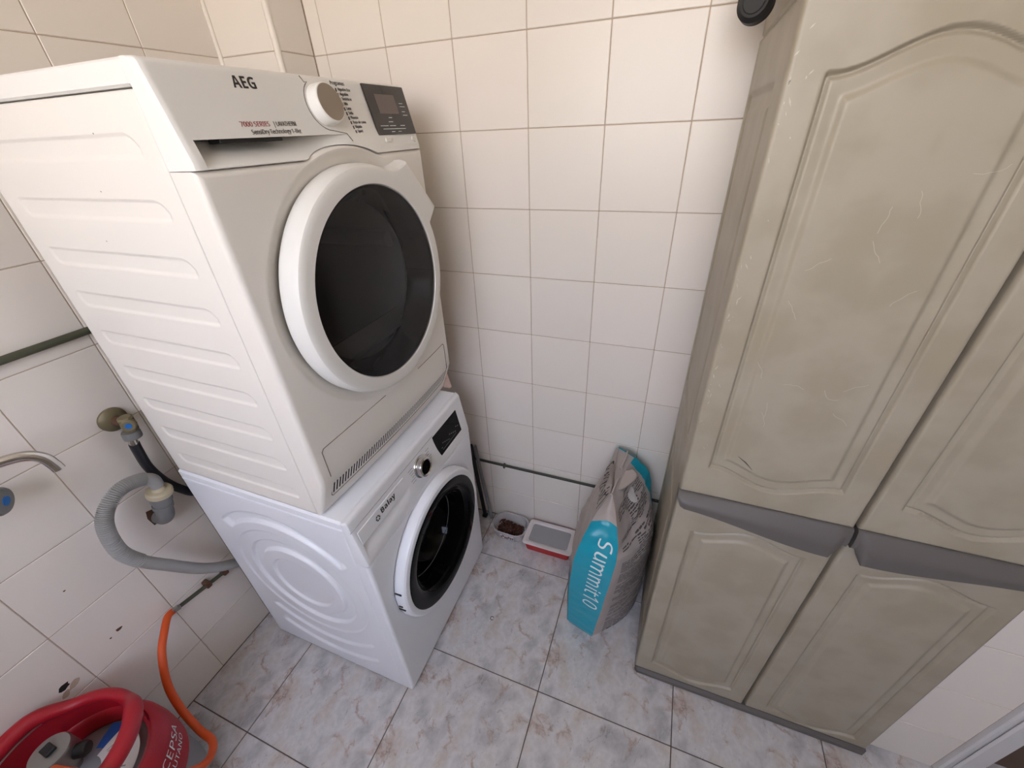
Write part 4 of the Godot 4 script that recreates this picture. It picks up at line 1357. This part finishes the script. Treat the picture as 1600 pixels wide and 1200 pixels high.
# side 0 front gusset, 1 right face, 2 back gusset, 3 left face
func bag_point(side: int, u: float, y: float) -> Vector3:
	var r := bag_row(y)
	var p: Vector2
	if side == 0: p = r[0].lerp(r[1], u)
	elif side == 2: p = r[3].lerp(r[4], u)
	else:
		var a: Vector2 = r[1] if side == 1 else r[4]
		var m: Vector2 = r[2] if side == 1 else r[5]
		var b: Vector2 = r[3] if side == 1 else r[0]
		var q := m * 2.0 - (a + b) * 0.5
		q = q.lerp(m, 0.25)
		p = a * (1 - u) * (1 - u) + q * 2.0 * u * (1 - u) + b * u * u
	var out := Vector3(p.x, y, p.y)
	var mid := Vector3(1.21, y, 0.23)
	var n := (out - mid)
	n.y = 0
	n = n.normalized()
	# pinch of the gusset near the top, and wrinkles
	if side == 0:
		var fold := smooth(0.42, 0.56, y)
		out -= n * 0.018 * fold * sin(u * PI)
	var edge := sin(clampf(u, 0, 1) * PI)
	var w := bag_noise.get_noise_3d(out.x * 1.0, y * 2.2, out.z * 1.0) * (0.005 + 0.012 * smooth(0.33, 0.52, y))
	if side == 0 or side == 2: w *= 0.5
	out += n * w * smooth(0.0, 0.05, y) * (edge * 0.8 + 0.2)
	out.x = min(out.x, 1.3545)
	out.z = max(out.z, 0.014)
	return out

func food_bag() -> void:
	bag_noise = FastNoiseLite.new()
	bag_noise.seed = 9
	bag_noise.frequency = 9.0
	bag_noise.fractal_octaves = 3
	var t := thing("pet_food_bag", "tall grey and turquoise pet food bag standing between the back wall and the cabinet", "bag", Vector3(1.21, 0, 0.25))
	# printed text lines on the right face
	var im := Image.create(512, 1024, false, Image.FORMAT_RGB8)
	im.fill(rgb(178, 170, 166))
	var rng := RandomNumberGenerator.new()
	rng.seed = 21
	var y := 30
	while y < 985:
		var x := 46
		if y < 300 and (y / 60) % 2 == 0: x = 190
		while x < 470:
			var w := rng.randi_range(14, 58)
			if rng.randf() < 0.86: im.fill_rect(Rect2i(x, y, min(w, 470 - x), 5), rgb(82, 77, 78))
			x += w + 5
		y += 10
		if rng.randf() < 0.05: y += 16
	im.fill_rect(Rect2i(0, 0, 26, 1024), rgb(186, 172, 165))
	im.fill_rect(Rect2i(60, 960, 110, 34), rgb(178, 170, 166))
	im.fill_rect(Rect2i(70, 964, 84, 22), rgb(28, 28, 30))
	im.fill_rect(Rect2i(100, 964, 10, 22), rgb(190, 185, 182))
	im.generate_mipmaps()
	var pm := mat("bag_print", Color.WHITE, 0.38)
	pm.albedo_texture = ImageTexture.create_from_image(im)
	var nv := 90
	var top := 0.596
	var mk := func(side: int, nu: int, u0: float, u1: float) -> ArrayMesh:
		return field(nu, nv, func(i: int, j: int) -> Vector3: return bag_point(side, lerpf(u0, u1, float(i) / nu), top * j / nv), [Vector3(0, 0, 1), Vector3(1, 0, 0.3), Vector3(0, 0, -1), Vector3(-1, 0, 0)][side], func(i: int, j: int) -> Vector2: return Vector2(float(i) / nu, 1.0 - float(j) / nv))
	var strip := func(y0: float, y1: float, rows: int) -> ArrayMesh:
		return field(16, rows, func(i: int, j: int) -> Vector3: return bag_point(0, i / 16.0, lerpf(y0, y1, float(j) / rows)), Vector3.BACK)
	var fg := part("front_gusset", strip.call(0.0, 0.535, 80), M.teal, t, "turquoise side strip with white lettering")
	part("gusset_top", strip.call(0.535, top, 12), M.bag_grey, t)
	part("printed_back", mk.call(1, 40, 0.0, 0.80), pm, t, "grey face covered in small printed text")
	part("back_gusset_edge", mk.call(1, 10, 0.80, 1.0), M.teal, t)
	part("back_gusset", mk.call(2, 12, 0.0, 1.0), M.teal, t)
	var lf := part("front_face", mk.call(3, 40, 0.0, 1.0), M.bag_grey, t)
	var g := Geo.new()
	var ring := []
	for s in 4:
		for k in 10: ring.append(bag_point(s, k / 10.0, 0.0))
	for k in ring.size(): g.tri(Vector3(1.21, 0.001, 0.24), ring[k], ring[(k + 1) % ring.size()])
	part("bottom", g.mesh(30), M.teal, t)
	g = Geo.new()
	ring = []
	for s in 4:
		for k in 10: ring.append(bag_point(s, k / 10.0, 0.588))
	for k in ring.size(): g.tri(Vector3(1.208, 0.580, 0.17), ring[(k + 1) % ring.size()], ring[k])
	part("fold", g.mesh(60), M.bag_grey, t)
	# crimped top seam, torn open in the middle
	part("top_seam", tube_mesh(curve([Vector3(1.201, 0.594, 0.268), Vector3(1.206, 0.599, 0.235), Vector3(1.209, 0.602, 0.20)], 6), 0.0035, 8), M.bag_grey, t)
	g = Geo.new()
	g.tube(curve([Vector3(1.212, 0.602, 0.155), Vector3(1.218, 0.600, 0.11), Vector3(1.222, 0.597, 0.055)], 6), 0.0035, 8)
	part("top_seam", g.mesh(40), M.bag_grey, t)
	# two torn flaps of the opening
	for q in [[Vector3(1.200, 0.586, 0.240), Vector3(1.178, 0.632, 0.195), Vector3(1.194, 0.596, 0.160)], [Vector3(1.210, 0.586, 0.236), Vector3(1.262, 0.612, 0.190), Vector3(1.222, 0.592, 0.150)]]:
		g = Geo.new()
		g.grid(10, 6, func(i: int, j: int) -> Vector3:
			var s := i / 10.0
			var b: Vector3 = q[0].lerp(q[2], s)
			var k: Vector3 = q[1] - q[0].lerp(q[2], 0.45)
			return b + k * (j / 6.0) * (0.55 + 0.45 * sin(s * PI)) + Vector3(0.004 * sin(j / 6.0 * 3.0), 0, 0), Vector3.UP)
		g.grid(10, 6, func(i: int, j: int) -> Vector3:
			var s := i / 10.0
			var b: Vector3 = q[0].lerp(q[2], s)
			var k: Vector3 = q[1] - q[0].lerp(q[2], 0.45)
			return b + k * (j / 6.0) * (0.55 + 0.45 * sin(s * PI)) + Vector3(0.004 * sin(j / 6.0 * 3.0) + 0.0015, -0.001, 0), Vector3.DOWN)
		part("torn_flap", g.mesh(50), M.bag_grey, t)
	g = Geo.new()
	g.grid(8, 24, func(i: int, j: int) -> Vector3:
		var a := TAU * j / 24.0
		var r := 0.021 * i / 8.0
		var p := bag_point(1, 0.46 + cos(a) * r / 0.34, 0.535 + sin(a) * r)
		return p + Vector3(0.0012, 0.0006, 0.0003), Vector3.RIGHT)
	part("printed_disc", g.mesh(50), M.sticker, t)
	# blue-grey patch on the front face near the floor
	g = Geo.new()
	g.grid(8, 16, func(i: int, j: int) -> Vector3: return bag_point(3, lerpf(0.80, 0.985, i / 8.0), lerpf(0.10, 0.30, j / 16.0)) + Vector3(-0.0012, 0, 0), Vector3.LEFT)
	mat("blue_grey", rgb(112, 128, 142), 0.4)
	part("printed_patch", g.mesh(50), M.blue_grey, t)
	wrap_text(fg, "Summit10", 0.052, M.ink_white, func(u: float, v: float) -> Vector3:
		var yy := 0.497 - u
		return bag_point(0, clampf(0.5 + (v - 0.026) / 0.125, 0.02, 0.98) if true else 0.5, yy) + Vector3(0, 0, 0.0012), 0.92, 0.12, 400)
	wrap_text(lf, "Summit10", 0.038, M.ink, func(u: float, v: float) -> Vector3:
		return bag_point(3, clampf(0.26 + u / 0.30, 0.0, 1.0), 0.538 + v) + Vector3(-0.0016, 0.0008, 0), 1.0, 0.1, 400)

# ---------------------------------------------------------------- bowls by the wall
func bowls() -> void:
	# rounded tub: rings of a rounded rectangle
	var tub := thing("food_tub", "clear oblong plastic tub of brown kibble on the floor by the back wall", "tub", Vector3(0.77, 0, 0.08))
	var loop := func(x0: float, z0: float, x1: float, z1: float, r: float, y: float, n := 6) -> Array:
		var o := []
		for p in round_rect(x0, z0, x1, z1, r, n): o.append(Vector3(p.x, y, p.y))
		return o
	var shell := func(rings: Array) -> ArrayMesh:
		var g := Geo.new()
		var n: int = rings[0].size()
		for i in rings.size() - 1:
			for k in n:
				var m := (k + 1) % n
				g.quad(rings[i][k], rings[i][m], rings[i + 1][m], rings[i + 1][k])
		for e in [0, rings.size() - 1]:
			var c := Vector3.ZERO
			for p in rings[e]: c += p
			c /= n
			for k in n:
				if e == 0: g.tri(c, rings[e][(k + 1) % n], rings[e][k])
				else: g.tri(c, rings[e][k], rings[e][(k + 1) % n])
		g.outward(0)
		return g.mesh(35)
	var a := [0.690, 0.020, 0.845, 0.132]
	var ins := func(d: float, r: float, y: float) -> Array: return loop.call(a[0] + d, a[1] + d, a[2] - d, a[3] - d, max(0.01, r - d), y)
	part("tub", shell.call([ins.call(0.014, 0.045, 0.0005), ins.call(0.008, 0.045, 0.006), ins.call(0.001, 0.045, 0.052), ins.call(-0.004, 0.045, 0.053), ins.call(-0.004, 0.045, 0.056), ins.call(0.002, 0.045, 0.057), ins.call(0.003, 0.045, 0.052), ins.call(0.010, 0.045, 0.008), ins.call(0.016, 0.045, 0.006)]), M.clear_plastic, tub)
	# printed band with brown motif on the front wall
	var g := Geo.new()
	g.grid(20, 1, func(i: int, j: int) -> Vector3: return Vector3(lerpf(0.735, 0.80, i / 20.0), lerpf(0.010, 0.046, j), lerpf(0.1255, 0.1322, j)), Vector3.BACK)
	part("printed_band", g.mesh(30), M.tub_white, tub)
	var rng := RandomNumberGenerator.new()
	rng.seed = 31
	g = Geo.new()
	for k in 7:
		var x := 0.738 + 0.009 * k
		var y0 := rng.randf_range(0.012, 0.024)
		g.grid(3, 1, func(i: int, j: int) -> Vector3: return Vector3(x + 0.0065 * i / 3.0, y0 + 0.017 * j, 0.1262 + (y0 + 0.017 * j - 0.010) * 0.186), Vector3.BACK)
	part("printed_motif", g.mesh(30), M.tub_brown, tub)
	# kibble heaped to the left
	var kb := thing("kibble_heap", "heap of small dark brown kibble inside the clear oblong tub", "kibble", Vector3(0.765, 0.01, 0.078))
	kb.set_meta("kind", "stuff")
	g = Geo.new()
	for k in 520:
		var x := rng.randf_range(0.712, 0.823)
		var z := rng.randf_range(0.042, 0.112)
		var hmax := lerpf(0.043, 0.026, smooth(0.72, 0.81, x)) - 0.010 * smooth(0.02, 0.045, absf(z - 0.080) ) 
		var y := 0.011 + (hmax - 0.011) * rng.randf_range(0.2, 1.0)
		var r := rng.randf_range(0.0032, 0.0046)
		var c := Vector3(x, y, z)
		var ax := Vector3(rng.randf_range(-1, 1), rng.randf_range(0.2, 1), rng.randf_range(-1, 1))
		g.lathe([Vector2(0, -r * 0.6), Vector2(r * 0.8, -r * 0.35), Vector2(r, 0.0), Vector2(r * 0.8, r * 0.35), Vector2(0, r * 0.6)], c, ax, 6)
	part("kibble", g.mesh(60), M.kibble, kb).set_meta("kind", "stuff")
	# red dish
	var dish := thing("water_dish", "red oblong dish with white inside full of water beside the kibble tub", "dish", Vector3(0.96, 0, 0.085))
	var b := [0.846, 0.016, 1.062, 0.150]
	var inb := func(d: float, r: float, y: float) -> Array: return loop.call(b[0] + d, b[1] + d, b[2] - d, b[3] - d, r, y, 4)
	part("dish", shell.call([inb.call(0.015, 0.012, 0.0005), inb.call(0.012, 0.014, 0.004), inb.call(0.006, 0.014, 0.050), inb.call(0.009, 0.012, 0.0504)]), M.dish_red, dish)
	part("rim", shell.call([inb.call(0.011, 0.013, 0.0505), inb.call(0.001, 0.012, 0.0515), inb.call(0.0, 0.012, 0.055), inb.call(0.002, 0.012, 0.0575), inb.call(0.014, 0.010, 0.0575), inb.call(0.016, 0.010, 0.055), inb.call(0.022, 0.010, 0.0525), inb.call(0.023, 0.010, 0.0520)]), M.dish_white, dish, "white rim and inside")
	part("water", shell.call([inb.call(0.0225, 0.010, 0.0528), inb.call(0.0218, 0.010, 0.0545)]), M.water, dish)

func small_things() -> void:
	# hair tie on the floor
	var t := thing("hair_tie", "tiny dark ring lying on the marble floor in front of the washing machine", "ring", Vector3(0.837, 0, 0.465))
	var pts := []
	for k in 22:
		var a := 0.5 + TAU * 0.86 * k / 21.0
		pts.append(Vector3(0.837 + 0.0065 * cos(a), 0.0014, 0.465 + 0.0065 * sin(a)))
	part("loop", tube_mesh(pts, 0.0011, 8), M.ink, t)
	# poles in the corner behind the washing machine
	t = thing("leaning_pole", "black pole leaning in the corner behind the washing machine", "pole", Vector3(0.62, 0, 0.03))
	part("pole", tube_mesh([Vector3(0.617, 0.006, 0.030), Vector3(0.600, 0.17, 0.024), Vector3(0.575, 0.42, 0.014)], 0.0085, 12), M.matte_black, t)
	part("end_cap", box_mesh(Vector3(0.606, 0.0, 0.019), Vector3(0.628, 0.014, 0.041), 0.002), M.matte_black, t)
	t = thing("leaning_pole", "grey pole leaning beside the black pole next to the kibble tub", "pole", Vector3(0.66, 0, 0.03))
	part("pole", tube_mesh([Vector3(0.652, 0.004, 0.034), Vector3(0.628, 0.17, 0.026), Vector3(0.593, 0.42, 0.012)], 0.0075, 12), M.pvc_grey, t)
	# pink board behind the dryer's corner
	g_board()
	# black rounded end beside the top of the cabinet
	t = thing("black_grip", "black rounded grip hanging beside the top corner of the grey cabinet", "grip", Vector3(1.34, 1.75, 0.12))
	var fr := Transform3D(Basis(Vector3(0.80, 0.0, 0.25).normalized(), Vector3(0.10, 0.98, -0.1).normalized(), Vector3(-0.25, 0.15, 0.95).normalized()).orthonormalized(), Vector3(1.324, 1.734, 0.20))
	var cap := func(r: float, l: float) -> PackedVector2Array:
		var p := PackedVector2Array()
		for k in 25:
			var a := PI * k / 24.0
			p.append(Vector2(cos(a + PI) * r, sin(a + PI) * r))
		for k in 25:
			var a := PI * k / 24.0
			p.append(Vector2(cos(a) * r, l + sin(a) * r))
		return p
	var g := Geo.new()
	g.slab(cap.call(0.0275, 0.10), fr, -0.02, 0.008, 0.006, true)
	part("shell", g.mesh(25), M.matte_black, t)
	g = Geo.new()
	g.slab(cap.call(0.018, 0.10), fr, 0.004, 0.0095, 0.002)
	mat("soft_black", rgb(40, 40, 41), 0.55)
	part("inset", g.mesh(25), M.soft_black, t)

func g_board() -> void:
	var t := thing("pink_board", "pale pink foam board standing on the washing machine beside the dryer's foot", "board", Vector3(0.61, 0.83, 0.18))
	var g := Geo.new()
	g.slab(PackedVector2Array([Vector2(0.30, 0.0), Vector2(0.622, 0.0), Vector2(0.606, 0.075), Vector2(0.30, 0.105)]), Transform3D(Basis(Vector3.RIGHT, Vector3.UP, Vector3.BACK), Vector3(0, 0.8305, 0.1835)), -0.008, 0.006, 0.001, true)
	part("board", g.mesh(20), M.pink_foam, t)
	for q in [[0.592, 0.012, 0.010], [0.585, 0.055, 0.006]]:
		g = Geo.new()
		g.slab(PackedVector2Array([Vector2(0, 0), Vector2(q[2], 0.001), Vector2(q[2], 0.003), Vector2(0, 0.002)]), Transform3D(Basis(Vector3.RIGHT, Vector3.UP, Vector3.BACK), Vector3(q[0], 0.8305 + q[1], 0.1896)), 0.0, 0.0005)
		part("printed_mark", g.mesh(20), M.ink_red, t)
